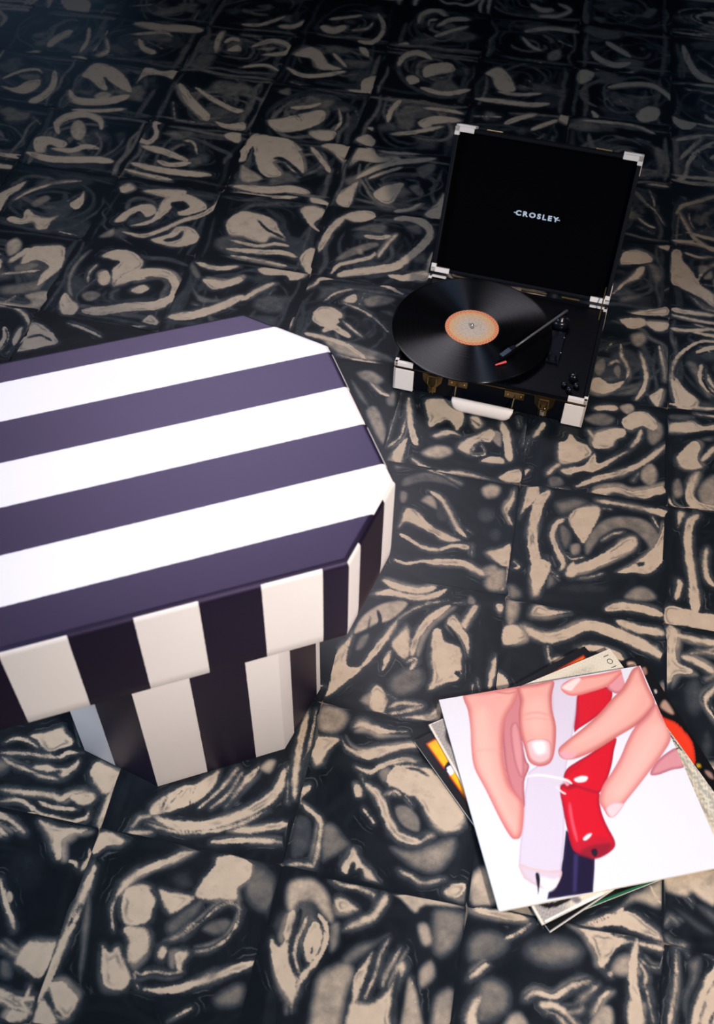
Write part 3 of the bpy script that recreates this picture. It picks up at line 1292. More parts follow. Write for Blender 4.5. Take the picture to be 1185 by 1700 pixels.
tile(-2, -2, """
B 590,30 640,10 660,40 600,60
B 560,200 600,160 680,120 750,115 770,150 720,180 690,150 640,170 610,200
B 640,220 740,190 770,150 790,110 820,80 900,60 980,90 1020,130 960,160 880,170 860,120 820,160 760,200 700,220
D 840,110 900,100 930,130 870,150
B 700,50 800,40 920,50 870,90 800,80
L 20 600,250 700,270 800,240 900,195 1000,165 1070,110 1090,50
B 740,290 830,260 870,225 940,230 980,270 960,305 890,325 820,320
D 800,290 860,275 900,245 890,280 830,300
S 15 .7 490,270 560,230 560,270 500,280
""")
tile(-3, -2, """
B 120,150 140,140 180,170 240,180 290,170 250,205 230,235 180,240 160,205 100,215 50,205 30,185 70,175 110,185
B -30,80 60,30 130,0 100,40 40,80 0,150 -30,130
L 12 60,100 150,50 280,10 400,0
B 345,110 390,80 415,50 410,110 380,140 350,130
L 10 330,100 400,60
S 12 .6 150,110 220,70 250,90 180,130
L 20 290,250 380,270
""")
Z((0, 0), 0.33755)
tile(-3, -3, """
L 36 290,660 280,610 330,575 420,560 490,590 500,640
S 8 .9 385,640 425,690
B 170,680 240,670 330,700 300,730 240,710 220,750 170,740
L 24 250,730 350,740 420,720 490,730
L 14 380,700 440,740
L 34 130,750 240,780 360,785 480,785 560,795
B 50,790 80,740 105,745 70,790
S 20 .3 560,660 620,650 600,720
""")
tile(-2, -3, """
B 600,600 660,590 720,600 700,640 650,640
L 24 650,630 680,680 730,700 770,660 760,610 800,600
S 20 .5 830,680 870,640 960,650 900,690
L 14 900,690 950,700 970,760
B 690,715 780,720 860,750 930,785 900,790 800,760 730,740
L 22 770,790 840,810 940,800
L 30 640,800 760,830 900,850 1040,860
L 18 610,830 720,860 850,885
S 15 .4 670,760 740,750 720,780
B 1100,660 1180,650 1180,700 1130,690
""")
tile(-3, -4, """
B 400,370 470,310 560,330 620,380 650,450 600,440 540,400 510,380 530,440 500,440 440,390
K 14 520,380 560,440
L 36 340,440 370,490 470,500 560,490 640,470
S 10 .9 460,470 500,450 550,460 530,490 480,490
L 18 350,540 480,545 620,535
B 690,370 720,330 800,350 870,340 860,390 800,370 720,370 670,410
S 30 .25 720,420 790,440
""")
tile(-2, -4, """
L 46 880,410 930,490 1000,560 1030,590
L 28 850,500 860,590
L 24 960,430 1050,490 1150,540 1200,545
L 24 860,590 960,600
B 1050,590 1120,610 1200,600 1200,640 1100,630
S 20 .5 1090,470 1150,480 1140,510
L 14 890,450 920,520
""")
tile(-4, -4, """
L 34 270,340 260,420 200,480 140,500
L 14 0,390 100,350 180,340 210,360
B 0,420 70,430 130,400 200,390 190,430 130,460 60,450
S 20 .6 80,370 170,360 180,390
""")
tile(-4, -3, """
L 16 160,570 200,610
L 22 225,650 240,590 270,520
L 28 20,870 120,840 250,850
L 16 0,680 40,690
""")
tile(-4, -5, """
L 22 440,130 430,200 390,260
L 34 230,230 280,190 360,150
L 20 0,265 100,270 200,250
B 330,285 400,275 430,300
L 14 530,150 510,200 450,260
""")
tile(-3, -5, """
L 36 660,115 800,135 900,140 1000,150
L 28 680,190 710,240 770,260
L 14 720,200 800,240
L 14 640,170 800,160 850,180
L 20 520,180 530,250 470,280
L 14 450,270 560,270
S 20 .3 620,240 700,280
""")
tile(-2, -5, """
L 28 1060,260 1070,200 1100,150
L 18 1100,210 1140,190 1185,200
B 1110,250 1170,220 1185,250
L 14 900,330 930,270
S 20 .4 930,310 1000,320
""")
tile(-4, -6, """
B 300,0 440,0 430,70 390,90 340,60
L 28 40,80 140,120 260,125
L 22 490,70 520,40
S 25 .5 60,20 200,20 280,60 120,80
""")
tile(-3, -6, """
S 15 .6 740,60 860,30 920,50 800,80
L 22 950,100 980,50
L 18 1080,50 1120,10
L 20 650,30 760,20
""")
Z((400, 0), 0.33755)
tile(-1, -3, """
L 36 60,720 80,680 200,690 300,740
B 70,700 180,700 260,720 300,770 310,850 250,840 200,790 160,800 200,860 130,870 80,820
D 160,780 210,775 300,850 290,865 220,800
L 28 340,720 400,790 440,850
B 390,715 450,705 550,715 530,760 520,810 490,790 440,740
B -20,740 60,660 90,670 40,740 20,790 -20,790
S 14 .8 0,810 40,830 110,880 0,895
""")
tile(0, -3, """
B 560,750 590,725 650,735 680,770 760,770 780,785 660,800 580,790 530,820
L 26 560,880 660,830 760,800 860,790 960,780
L 16 620,880 700,850 800,820
S 15 .6 860,830 940,800 960,830 900,880
L 14 670,740 800,755 1040,740
""")
tile(-1, -4, """
B 130,590 200,580 290,560 380,540 420,550 400,600 300,640 200,650 150,630
K 14 265,555 300,592
L 18 240,530 330,525 400,505
B 330,650 400,640 470,650 440,690 380,690
L 16 480,530 490,600 460,640
L 10 560,530 590,620
S 12 .6 180,450 240,430 240,470
""")
tile(0, -4, """
L 28 720,600 740,540 790,490
S 20 .5 760,560 840,540 860,620 780,640
L 20 730,660 850,650 1000,620
B 870,600 950,570 1060,580 1080,600 960,610 900,630
L 16 890,530 1000,540 1100,560
B 560,690 620,660 660,690 640,720
B 620,630 650,625 650,645
""")
tile(-2, -5, """
L 22 50,230 150,200 230,220 220,260 100,270
S 8 .8 80,240 170,230 150,250
L 22 0,170 100,180
L 14 0,330 120,320 190,350
""")
tile(-1, -5, """
B 260,270 330,230 390,250 430,310 500,340 380,340 350,290
L 20 220,330 300,370 400,370 520,350
L 18 450,260 490,300 520,330
B 580,230 620,240 630,280 590,260
B 590,450 600,390 680,375 660,440 620,490
B 500,450 560,440 630,460 640,490 560,490
L 20 480,530 520,500
B 670,440 760,450 740,470
L 18 240,400 340,430
""")
tile(0, -5, """
L 28 770,330 800,280 870,260 940,290
B 900,330 960,310 1030,310 1050,350 950,370 900,380
B 810,380 850,370 880,400 830,415
L 14 940,390 1050,370
S 20 .5 1080,330 1130,340 1110,380
L 24 880,430 1000,460 1130,440
B 670,240 690,230 700,280 675,300
""")
tile(-1, -6, """
L 34 390,130 450,150 520,130
L 14 430,95 520,85 600,75
L 22 670,60 700,120 690,170 640,210 570,200
L 14 540,150 620,140 650,110
""")
tile(-2, -6, """
L 16 0,120 100,120 220,80
L 20 180,130 260,130 320,100
S 15 .5 70,30 150,20 140,50
""")
tile(0, -6, """
L 22 870,120 890,70 960,50 1010,80
L 12 920,130 930,100 970,95
L 22 960,130 1040,95 1130,95
L 18 950,180 1040,150 1120,130
L 14 840,200 950,190
B 770,220 810,205 830,220
L 18 750,60 770,100
""")
Z((785, 0), 0.33755)
tile(1, -4, """
L 24 150,610 230,580 320,560
L 20 280,640 360,610 420,590
B 420,590 450,540 480,530 490,610
L 26 0,570 140,575
""")
tile(1, -5, """
B 60,360 120,330 170,360 210,440 150,450 110,430 90,380
L 16 120,450 220,465 340,460
L 24 10,485 150,500 280,515 380,510
L 14 270,390 320,440
L 14 230,420 300,440
""")
tile(1, -6, """
L 20 250,155 380,140 530,160
L 18 240,180 290,230 340,250
S 12 .7 370,260 430,240 430,290 370,300
L 18 420,200 490,230
L 14 260,290 380,320
L 16 90,100 110,140
""")
tile(1, -7, """
L 22 280,20 340,50 400,50
L 18 420,20 480,50 420,80 320,80
""")
tile(2, -5, """
B 510,370 540,340 600,360 570,400 520,410
L 22 450,340 440,380 480,430
L 24 660,430 760,415 880,420 960,470 980,500
S 10 .6 700,450 800,470 900,470 830,490
L 22 650,470 690,520
B 800,560 860,520 920,540 900,590 830,600
L 14 720,490 770,540
B 580,540 620,570 600,590
""")
tile(2, -6, """
L 28 580,250 620,290 700,320 780,310
L 24 650,205 710,240 780,280
S 12 .6 820,230 850,240 830,250
L 14 600,340 700,370 800,350
L 12 980,60 985,130 970,160
L 12 920,260 1000,280
""")
tile(2, -7, """
L 14 600,40 630,0
S 10 .6 830,70 870,40 910,50 870,90
L 14 680,70 760,80
""")
tile(2, -4, """
L 14 520,590 650,600 800,620 900,660
S 10 .5 680,660 760,680 720,690
L 14 800,680 870,700
S 18 .65 890,720 960,760 920,850 900,800
""")
tile(3, -6, """
L 34 1030,220 1060,300 1110,370 1200,410
L 18 1100,270 1200,340
S 12 .5 1000,340 1040,360 1020,370
L 18 1100,120 1160,90 1200,80
""")
tile(3, -5, """
L 22 1050,440 1200,460
L 18 1120,490 1200,530
B 980,570 1030,590 1100,610 1060,640 1000,620
S 30 .3 1000,500 1100,540 1060,560
L 20 980,410 1080,410
""")
tile(3, -4, """
L 22 990,690 1070,675 1120,680 1060,740 1010,790
L 24 1200,690 1110,740 1060,800 1040,870 1000,880
S 15 .6 1140,840 1200,850 1180,889
""")

C0, C1, R0, R1 = -8, 7, -12, 7
# room: the floor runs to plain plaster walls well outside the picture
RX0, RX1, RY0, RY1, RZ = -3.25, 3.25, -3.5, 4.75, 2.75


def slab(name, x0, x1, y0, y1, z0, z1, mat, label):
    bm = bmesh.new()
    add_box(bm, x0, x1, y0, y1, z0, z1)
    return tag(bm_obj(name, bm, mat), label, None, None, 'structure')


floor = slab('floor', RX0, RX1, RY0, RY1, -.05, -.0010, M_GROUT, 'floor of square black and cream marbled cement tiles')
slab('wall_back', RX0 - .1, RX1 + .1, RY1, RY1 + .1, -.05, RZ, M_WALL, 'plain plaster wall at the far end of the room')
slab('wall_front', RX0 - .1, RX1 + .1, RY0 - .1, RY0, -.05, RZ, M_WALL, 'plain plaster wall behind the photographer')
slab('wall_left', RX0 - .1, RX0, RY0, RY1, -.05, RZ, M_WALL, 'plain plaster wall on the ottoman side')
slab('wall_right', RX1, RX1 + .1, RY0, RY1, -.05, RZ, M_WALL, 'plain plaster wall on the record sleeve side')
slab('ceiling', RX0 - .1, RX1 + .1, RY0 - .1, RY1 + .1, RZ, RZ + .1, M_WALL, 'plain plaster ceiling')
for r in range(R0, R1):
    for c in range(C0, C1):
        seen = (c, r) in MARBLING
        pr = MARBLING.get((c, r))
        if not pr:
            pr = random_marbling([crossing(c, r), crossing(c + 1, r), crossing(c + 1, r + 1), crossing(c, r + 1)], c * 131 + r * 17 + 5)
        else:
            pr = underlay([crossing(c, r), crossing(c + 1, r), crossing(c + 1, r + 1), crossing(c, r + 1)], c * 37 + r * 113 + 9, 0.45 if r >= 0 else 1.2 if r >= -2 else 1.65) + pr
            if c >= 2 or r >= 3 or c <= -3 or (c < 0 and r >= 0):
                pr = pr + [q for q in random_marbling([crossing(c, r), crossing(c + 1, r), crossing(c + 1, r + 1), crossing(c, r + 1)], c * 131 + r * 17 + 5) if out_of_frame(q[1])]
        inview = -7 <= r <= 4 and -5 <= c <= 3 and (r < 1 or c >= -1) and (r < 0 or c >= -3)
        N = (104 if r >= 0 else 76 if r >= -3 else 54) if inview else 40 if r >= 0 else 24
        make_tile(c, r, pr, N, floor)

# tiles beyond those, out to the walls: one joined part, a few patterns turned about
pats = []
for k in range(6):
    q4 = [np.array(v) for v in ((0, T), (T, T), (T, 0), (0, 0))]
    u = np.linspace(0.0012, T - 0.0012, 21)
    gx, gy = np.meshgrid(u, u)
    X = np.c_[gx.ravel(), gy.ravel()]
    F = np.full(len(X), -.05)
    G = np.zeros(len(X))
    for kd_, pg, blur, val in random_marbling(q4, 900 + k):
        sd = poly_sd(X + flow(X + k), pg)
        if kd_ in 'LB':
            F = np.maximum(F, sd)
        elif kd_ in 'KD':
            F = np.minimum(F, -sd)
        elif kd_ == 'S':
            G = np.maximum(G, val * sstep(-.012, .012, sd))
    pats.append((F.reshape(21, 21), G.reshape(21, 21)))
R = random.Random(4)
V, FC, FA, GA = [], [], [], []
idx = np.arange(441).reshape(21, 21)
quads = np.stack([idx[:-1, :-1], idx[:-1, 1:], idx[1:, 1:], idx[1:, :-1]], -1).reshape(-1, 4)
nv = 0
for r in range(-19, 14):
    for c in range(-13, 13):
        if (C0 <= c < C1 and R0 <= r < R1) or not (RX0 <= c * T and (c + 1) * T <= RX1 and RY0 <= -(r + 1) * T and -r * T <= RY1):
            continue
        f_, g_ = pats[R.randrange(6)]
        t_ = R.randrange(4)
        V.append(np.c_[X + np.array([c * T, -(r + 1) * T]), np.full(len(X), -.0004)])
        FC.append(quads + nv)
        nv += 441
        FA.append(np.rot90(f_, t_).ravel())
        GA.append(np.rot90(g_, t_).ravel())
me = bpy.data.meshes.new('tiles')
me.from_pydata(np.concatenate(V).tolist(), [], np.concatenate(FC).tolist())
me.materials.append(M_TILE)
for nm, arr in (('vein', FA), ('smoke', GA)):
    me.attributes.new(nm, 'FLOAT', 'POINT').data.foreach_set('value', np.concatenate(arr).astype(np.float32))
tag(link(bpy.data.objects.new('tiles', me), floor), None, None, None, 'stuff')

# ------------------------------------------------------------------ striped ottoman
PITCH = 0.0708
BENCH_ANG = math.radians(29.92)
bench = empty('storage_ottoman', (0.299, -0.813, 0.0), BENCH_ANG)
tag(bench, 'octagonal storage ottoman covered in dark purple and white striped velvet', 'ottoman')
TOPZ, LIDZ = 0.44, 0.29
UR, UL, VB, CH, CV = 0.092, -0.52, 0.456, 0.092, 0.100
# outline, anticlockwise from the front right corner
LID = [(0, 0), (UR, CV), (UR, VB - CV), (0, VB), (UL + CH, VB), (UL, VB - CV), (UL, CV), (UL + CH, 0)]


def octagon_inset(P, g):
    P = [Vector(p) for p in P]
    n = len(P)
    out = []
    for i in range(n):
        a, b, c = P[i - 1], P[i], P[(i + 1) % n]
        d1, d2 = (b - a).normalized(), (c - b).normalized()
        n1, n2 = Vector((-d1.y, d1.x)), Vector((-d2.y, d2.x))
        k = (n1 + n2) / (1 + n1.dot(n2))
        out.append(b + k * g)
    return out


def striped(name, verts, faces, uvs, parent):
    me = bpy.data.meshes.new(name)
    me.from_pydata([tuple(v) for v in verts], [], faces)
    me.materials.append(M_VELVET)
    ul = me.uv_layers.new(name='stripes')
    i = 0
    for f in uvs:
        for uv in f:
            ul.data[i].uv = uv
            i += 1
    me.update()
    me.polygons.foreach_set('use_smooth', [True] * len(me.polygons))
    o = bpy.data.objects.new(name, me)
    link(o, parent)
    md = o.modifiers.new('edge', 'EDGE_SPLIT')
    md.split_angle = math.radians(50)
    return o


RF = 0.009


def rings_between(P, zs_in):
    out = []
    for z, g in zs_in:
        out.append([(p.x, p.y, z) for p in octagon_inset(P, g)])
    return out


# top cushion: flat face and half of the rounded edge, stripes run along the bench
prof = [(TOPZ - RF + RF * math.sin(a), RF - RF * math.cos(a)) for a in np.radians([48, 60, 72, 81, 90])]
rg = rings_between(LID, prof)
verts = [v for q in rg for v in q]
faces, uvs = [], []
top_uv = lambda p: (p[1] + PITCH - 0.059, p[0])
for k in range(len(rg) - 1):
    for i in range(8):
        j = (i + 1) % 8
        f = (k * 8 + i, k * 8 + j, (k + 1) * 8 + j, (k + 1) * 8 + i)
        faces.append(f)
        uvs.append([top_uv(verts[x]) for x in f])
b0 = (len(rg) - 1) * 8
f = tuple(range(b0, b0 + 8))
faces.append(f)
uvs.append([top_uv(verts[x]) for x in f])
striped('top_panel', verts, faces, uvs, bench)

# side band: each face is its own panel of upright stripes
# phase: stripe coordinate at the start of each side, sides run anticlockwise
prof = [(LIDZ, 0.004), (LIDZ + 0.003, 0.001), (LIDZ + 0.02, 0.0)] + [(TOPZ - RF + RF * math.sin(a), RF - RF * math.cos(a)) for a in np.radians([0, 16, 32, 47])]
rg = rings_between(LID, prof)
verts, faces, uvs = [], [], []
side_phase = {0: 2 * PITCH - 0.032, 7: None}
for i in range(8):
    j = (i + 1) % 8
    a, b = Vector(LID[i]), Vector(LID[j])
    ln = (b - a).length
    if i == 0:
        ph = PITCH + (PITCH - 0.032)            # white for 32 mm, then dark
    elif i == 7:
        ph = PITCH - 0.031 - ln + 40 * PITCH    # ends with 31 mm of dark at the corner
        ph = -ln + 0.031 + 40 * PITCH
    elif i == 3:
        ph = 0.02
    else:
        ph = 0.035 + 0.01 * i
    base = len(verts)
    dirv = (b - a).normalized()
    for q in rg:
        verts += [q[i], q[j]]
    for k in range(len(rg) - 1):
        f = (base + 2 * k, base + 2 * k + 1, base + 2 * k + 3, base + 2 * k + 2)
        faces.append(f)
        uvs.append([(ph + (Vector(verts[x][:2]) - a).dot(dirv), verts[x][2]) for x in f])
base = len(verts)
verts += rg[0]
faces.append(tuple(range(base + 7, base - 1, -1)))
uvs.append([(0.01, 0.0)] * 8)
striped('side_band', verts, faces, uvs, bench)


def pedestal(u0, u1):
    v0, v1, ch = 0.025, 0.431, 0.087
    P = [(u1 - ch + 0.009, v0), (u1, v0 + ch - 0.009), (u1, v1 - ch), (u1 - ch, v1), (u0 + ch, v1), (u0, v1 - ch), (u0, v0 + ch), (u0 + ch, v0)]
    rg = rings_between(P, [(0.0, 0.002), (0.002, 0.0), (LIDZ + 0.001, 0.0)])
    verts, faces, uvs = [], [], []
    s = {}
    # front face starts a white stripe at its left corner (outline point 7); unroll both ways
    per = [(Vector(P[(i + 1) % 8]) - Vector(P[i])).length for i in range(8)]
    start = {7: 0.0}
    run = per[7]
    for i in range(0, 7):
        start[i] = run
        run += per[i]
    start[6] = -per[6]
    for i in range(8):
        j = (i + 1) % 8
        a = Vector(P[i])
        dirv = (Vector(P[j]) - a).normalized()
        base = len(verts)
        for q in rg:
            verts += [q[i], q[j]]
        for k in range(len(rg) - 1):
            f = (base + 2 * k, base + 2 * k + 1, base + 2 * k + 3, base + 2 * k + 2)
            faces.append(f)
            uvs.append([(start[i] + PITCH + (Vector(verts[x][:2]) - a).dot(dirv), verts[x][2]) for x in f])
    base = len(verts)
    verts += rg[-1]
    faces.append(tuple(range(base, base + 8)))
    uvs.append([(0.01, 0.0)] * 8)
    base = len(verts)
    verts += rg[0]
    faces.append(tuple(range(base + 7, base - 1, -1)))
    uvs.append([(0.01, 0.0)] * 8)
    return striped('pedestal', verts, faces, uvs, bench)


pedestal(-0.354, -0.005)

# ------------------------------------------------------------------ suitcase record player
PX, PY = 0.23899, -0.06085
PA = math.radians(-5.093)
player = empty('record_player', (PX, PY, 0), PA)
tag(player, 'open black suitcase record player with cream corners and brass latches', 'record player')
PW, PD, PH = 0.355, 0.272, 0.065


def shape(name, mat, parent, fn, smooth=False):
    bm = bmesh.new()
    fn(bm)
    return bm_obj(name, bm, mat, parent, smooth)


def loc_of(px, z):
    """player-local position of a pixel at height z"""
    w = at(px, z)
    dx, dy = w[0] - PX, w[1] - PY
    return (dx * math.cos(PA) + dy * math.sin(PA), -dx * math.sin(PA) + dy * math.cos(PA), z)


case = shape('case', M_BLACK, player, lambda bm: add_box(bm, 0, PW, 0, PD, 0.004, PH - 0.003, 0.006, 3))
shape('deck', M_DECK, player, lambda bm: add_box(bm, 0.006, PW - 0.006, 0.006, PD - 0.006, 0.05, PH - 0.001, 0.002, 2))
for fx in (0.03, PW - 0.03):
    for fy in (0.03, PD - 0.03):
        shape('foot', M_DECK, player, lambda bm: add_lathe(bm, [(0, 0), (0.008, 0), (0.009, 0.005), (0, 0.005)], 16, (fx, fy, 0)))
# brass edge lining round the rim of the lower case
def rim(bm, x0, x1, y0, y1, z0, z1, t):
    add_box(bm, x0, x1, y0, y0 + t, z0, z1)
    add_box(bm, x0, x1, y1 - t, y1, z0, z1)
    add_box(bm, x0, x0 + t, y0 + t, y1 - t, z0, z1)
    add_box(bm, x1 - t, x1, y0 + t, y1 - t, z0, z1)
shape('edge_lining', M_BRASS, player, lambda bm: rim(bm, -0.0008, PW + 0.0008, -0.0008, PD + 0.0008, PH - 0.0095, PH - 0.0075, 0.004))
shape('rim_band', M_BLACK, player, lambda bm: rim(bm, 0.0, PW, 0.0, PD, PH - 0.0075, PH + 0.001, 0.007))
# padded corner guards: a tall one on the case and a slim cap on the rim
GW = 0.037
for sx in (0, 1):
    for sy in (0, 1):
        def guard(bm):
            for (ax, ay, hx, hy) in ((0, 0, GW, 0.004), (0, 0, 0.004, 0.034)):
                x0, x1 = (ax - 0.0015, ax + hx) if sx == 0 else (PW - hx, PW + 0.0015)
                y0, y1 = (ay - 0.0015, ay + hy) if sy == 0 else (PD - hy, PD + 0.0015)
                add_box(bm, x0, x1, y0, y1, 0.002, PH - 0.013, 0.0014, 2)
            x0, x1 = (-0.0015, GW) if sx == 0 else (PW - GW, PW + 0.0015)
            y0, y1 = (-0.0015, 0.034) if sy == 0 else (PD - 0.034, PD + 0.0015)
            add_box(bm, x0, x1, y0, y1, 0.0015, 0.0045, 0.001, 1)
        shape('corner_guard', M_CREAM, player, guard)
        def cap(bm):
            x0, x1 = (-0.001, 0.034) if sx == 0 else (PW - 0.034, PW + 0.001)
            y0, y1 = (-0.001, 0.006) if sy == 0 else (PD - 0.006, PD + 0.001)
            add_box(bm, x0, x1, y0, y1, PH - 0.007, PH + 0.0022, 0.001, 2)
            x0, x1 = (-0.001, 0.006) if sx == 0 else (PW - 0.006, PW + 0.001)
            y0, y1 = (-0.001, 0.012) if sy == 0 else (PD - 0.012, PD + 0.001)
            add_box(bm, x0, x1, y0, y1, PH - 0.007, PH + 0.0022, 0.001, 2)
        shape('rim_corner', M_CREAM, player, cap)

# latches on the front
for lx in (0.073, 0.281):
    lt = shape('latch', M_BRASS, player, lambda bm: (
        add_prism(bm, [(lx - 0.019, 0.055), (lx + 0.019, 0.055), (lx + 0.017, 0.038), (lx + 0.008, 0.026), (lx + 0.008, 0.012), (lx - 0.008, 0.012), (lx - 0.008, 0.026), (lx - 0.017, 0.038)],
                  0.0, 0.0022, Matrix(((1, 0, 0, 0), (0, 0, -1, 0.0002), (0, 1, 0, 0), (0, 0, 0, 1))))))
    shape('hasp', M_BRASS, lt, lambda bm: (add_tube(bm, [(lx - 0.008, -0.004, 0.054), (lx - 0.008, -0.0055, 0.035), (lx - 0.003, -0.006, 0.028), (lx - 0.003, -0.006, 0.014)], 0.0012, 8),
                                           add_tube(bm, [(lx + 0.008, -0.004, 0.054), (lx + 0.008, -0.0055, 0.035), (lx + 0.003, -0.006, 0.028), (lx + 0.003, -0.006, 0.014)], 0.0012, 8),
                                           add_box(bm, lx - 0.009, lx + 0.009, -0.006, -0.002, 0.050, 0.054, 0.0006, 1)))
    shape('lever', M_CHROME if lx > 0.2 else M_BRASS, lt, lambda bm: add_box(bm, lx - 0.0045, lx + 0.0045, -0.0078, -0.0022, 0.016, 0.027, 0.0012, 2))
# handle: two brackets, two rods and the cream grip hanging in front
for hx in (0.121, 0.226):
    br = shape('handle_bracket', M_BRASS, player, lambda bm: (add_box(bm, hx - 0.0185, hx + 0.0185, -0.0025, 0.001, 0.038, 0.054, 0.0008, 1),
                                                            add_box(bm, hx - 0.0185, hx + 0.0185, -0.0045, 0.001, 0.052, 0.055, 0.0006, 1)))
    shape('rivet', M_BRASS, br, lambda bm: [add_tube(bm, [(hx + q, -0.002, 0.045), (hx + q, -0.004, 0.045)], 0.002, 8) for q in (-0.012, 0.012)])
hx0, hx1 = 0.119, 0.227
shape('handle_rod', M_BRASS, player, lambda bm: add_tube(bm, [(hx0, -0.002, 0.046), (hx0, -0.007, 0.044), (hx0 + 0.0005, -0.016, 0.030), (hx0 + 0.002, -0.020, 0.022)], 0.0013, 8))
shape('handle_rod', M_BRASS, player, lambda bm: add_tube(bm, [(hx1, -0.002, 0.046), (hx1, -0.007, 0.044), (hx1 - 0.0005, -0.016, 0.030), (hx1 - 0.002, -0.020, 0.022)], 0.0013, 8))


def grip(bm):
    n = 28
    rings = []
    for i in range(n + 1):
        t = i / n
        e = min(t, 1 - t) * n / 5.0
        k = min(1.0, e)
        k = math.sqrt(max(0.0, 1 - (1 - k) ** 2))
        x = hx0 - 0.003 + (hx1 - hx0 + 0.006) * t
        ry, rz = 0.0095 * (0.55 + 0.45 * k), 0.0035 + 0.0115 * k
        zc = 0.0275 - rz * 0.95
        rings.append([bm.verts.new((x, -0.021 + ry * math.cos(q), max(0.0012, zc + rz * math.sin(q)))) for q in np.linspace(0, 2 * math.pi, 16, endpoint=False)])
    for a, b in zip(rings, rings[1:]):
        for k in range(16):
            bm.faces.new((a[k], a[(k + 1) % 16], b[(k + 1) % 16], b[k]))
    bm.faces.new(rings[0][::-1])
    bm.faces.new(rings[-1])


tag(shape('handle_grip', M_CREAM, player, grip, True), 'cream padded carrying handle')

# platter, spindle, tonearm and controls on the deck
RX, RY = 0.117, 0.1235
shape('platter', M_DECK, player, lambda bm: add_lathe(bm, [(0, PH), (0.098, PH), (0.1, PH + 0.003), (0.1, PH + 0.008), (0.097, PH + 0.010), (0, PH + 0.010)], 48, (RX, RY, 0)), True)
shape('spindle', M_CHROME, player, lambda bm: add_lathe(bm, [(0, PH + 0.010), (0.0034, PH + 0.010), (0.0034, PH + 0.018), (0.0022, PH + 0.021), (0, PH + 0.0215)], 16, (RX, RY, 0)), True)
pv = Vector(loc_of((933, 521), 0.094))
hd = Vector(loc_of((852, 578), 0.088))
arm = shape('tonearm', M_ARM, player, lambda bm: add_tube(bm, [pv + (pv - hd) * 0.10, pv, pv.lerp(hd, .5), hd], [0.0030, 0.0024, 0.0021, 0.0020], 12), True)
ad = (hd - pv).normalized()
hp = hd + ad * 0.034
shape('headshell', M_KNOB, arm, lambda bm: add_tube(bm, [hd - ad * 0.004, hd + ad * 0.010, hp], [0.0050, 0.0066, 0.0060], 4))
sx_ = Vector(loc_of((838, 601), 0.081))
sx2 = Vector(loc_of((822, 606), 0.079))
shape('stylus', M_RED, arm, lambda bm: add_tube(bm, [sx_ + Vector((0.002, 0.001, 0)), sx_, sx2], [0.0026, 0.0026, 0.0016], 6))
shape('arm_pivot', M_KNOB, player, lambda bm: add_lathe(bm, [(0, PH), (0.017, PH), (0.017, PH + 0.014), (0.014, PH + 0.018), (0.010, PH + 0.019), (0.010, PH + 0.026), (0, PH + 0.026)], 32, (pv.x, pv.y, 0)), True)
c1 = Vector(loc_of((922, 575), PH))
plate = shape('arm_rest_plate', M_KNOB, player, lambda bm: add_box(bm, c1.x - 0.013, c1.x + 0.013, c1.y - 0.048, c1.y + 0.042, PH - 0.002, PH + 0.0035, 0.0015, 2))
for ppx in ((937, 560), (931, 585)):
    q = loc_of(ppx, PH + 0.005)
    shape('screw', M_CHROME, plate, lambda bm: add_lathe(bm, [(0, PH + 0.003), (0.0014, PH + 0.003), (0.001, PH + 0.0045), (0, PH + 0.0048)], 10, (q[0], q[1], 0)))
shape('arm_clip', M_KNOB, plate, lambda bm: (add_box(bm, c1.x - 0.008, c1.x - 0.004, c1.y - 0.045, c1.y - 0.037, PH, PH + 0.018, 0.0008, 1),
                                            add_box(bm, c1.x + 0.004, c1.x + 0.008, c1.y - 0.045, c1.y - 0.037, PH, PH + 0.018, 0.0008, 1),
                                            add_box(bm, c1.x - 0.008, c1.x + 0.008, c1.y - 0.045, c1.y - 0.037, PH, PH + 0.006, 0.0008, 1)))
for ppx, rr, hh in (((953, 621), 0.0085, 0.012), ((937, 635), 0.0055, 0.008), ((957, 637), 0.0055, 0.008), ((945, 643), 0.0055, 0.010)):
    q = loc_of(ppx, PH + hh)
    shape('knob', M_KNOB, player, lambda bm: add_lathe(bm, [(0, PH - 0.001), (rr, PH - 0.001), (rr, PH + hh * .7), (rr * .75, PH + hh), (0, PH + hh)], 20, (q[0], q[1], 0)), True)

# lid: tray standing open, leaning back about its hinge
LA = math.radians(28)
lid_m = Matrix.Translation((0.001, 0.277, 0.0725)) @ Matrix.Rotation(-LA, 4, 'X')
LW, LH, LD = 0.354, 0.274, 0.050       # lid local: x across, z up along the lid, y backwards
def lid_shell(bm):
    w = 0.008
    add_box(bm, 0, LW, LD - 0.006, LD, 0, LH, 0.003, 2, lid_m)
    add_box(bm, 0, w, 0, LD - 0.004, 0, LH, 0.0025, 2, lid_m)
    add_box(bm, LW - w, LW, 0, LD - 0.004, 0, LH, 0.0025, 2, lid_m)
    add_box(bm, w - 0.002, LW - w + 0.002, 0, LD - 0.004, 0, w, 0.0025, 2, lid_m)
    add_box(bm, w - 0.002, LW - w + 0.002, 0, LD - 0.004, LH - w, LH, 0.0025, 2, lid_m)
lid = shape('lid', M_BLACK, player, lid_shell)
shape('lining', M_FELT, lid, lambda bm: add_box(bm, 0.007, LW - 0.007, 0.018, LD - 0.005, 0.007, LH - 0.007, 0.0, 1, lid_m))
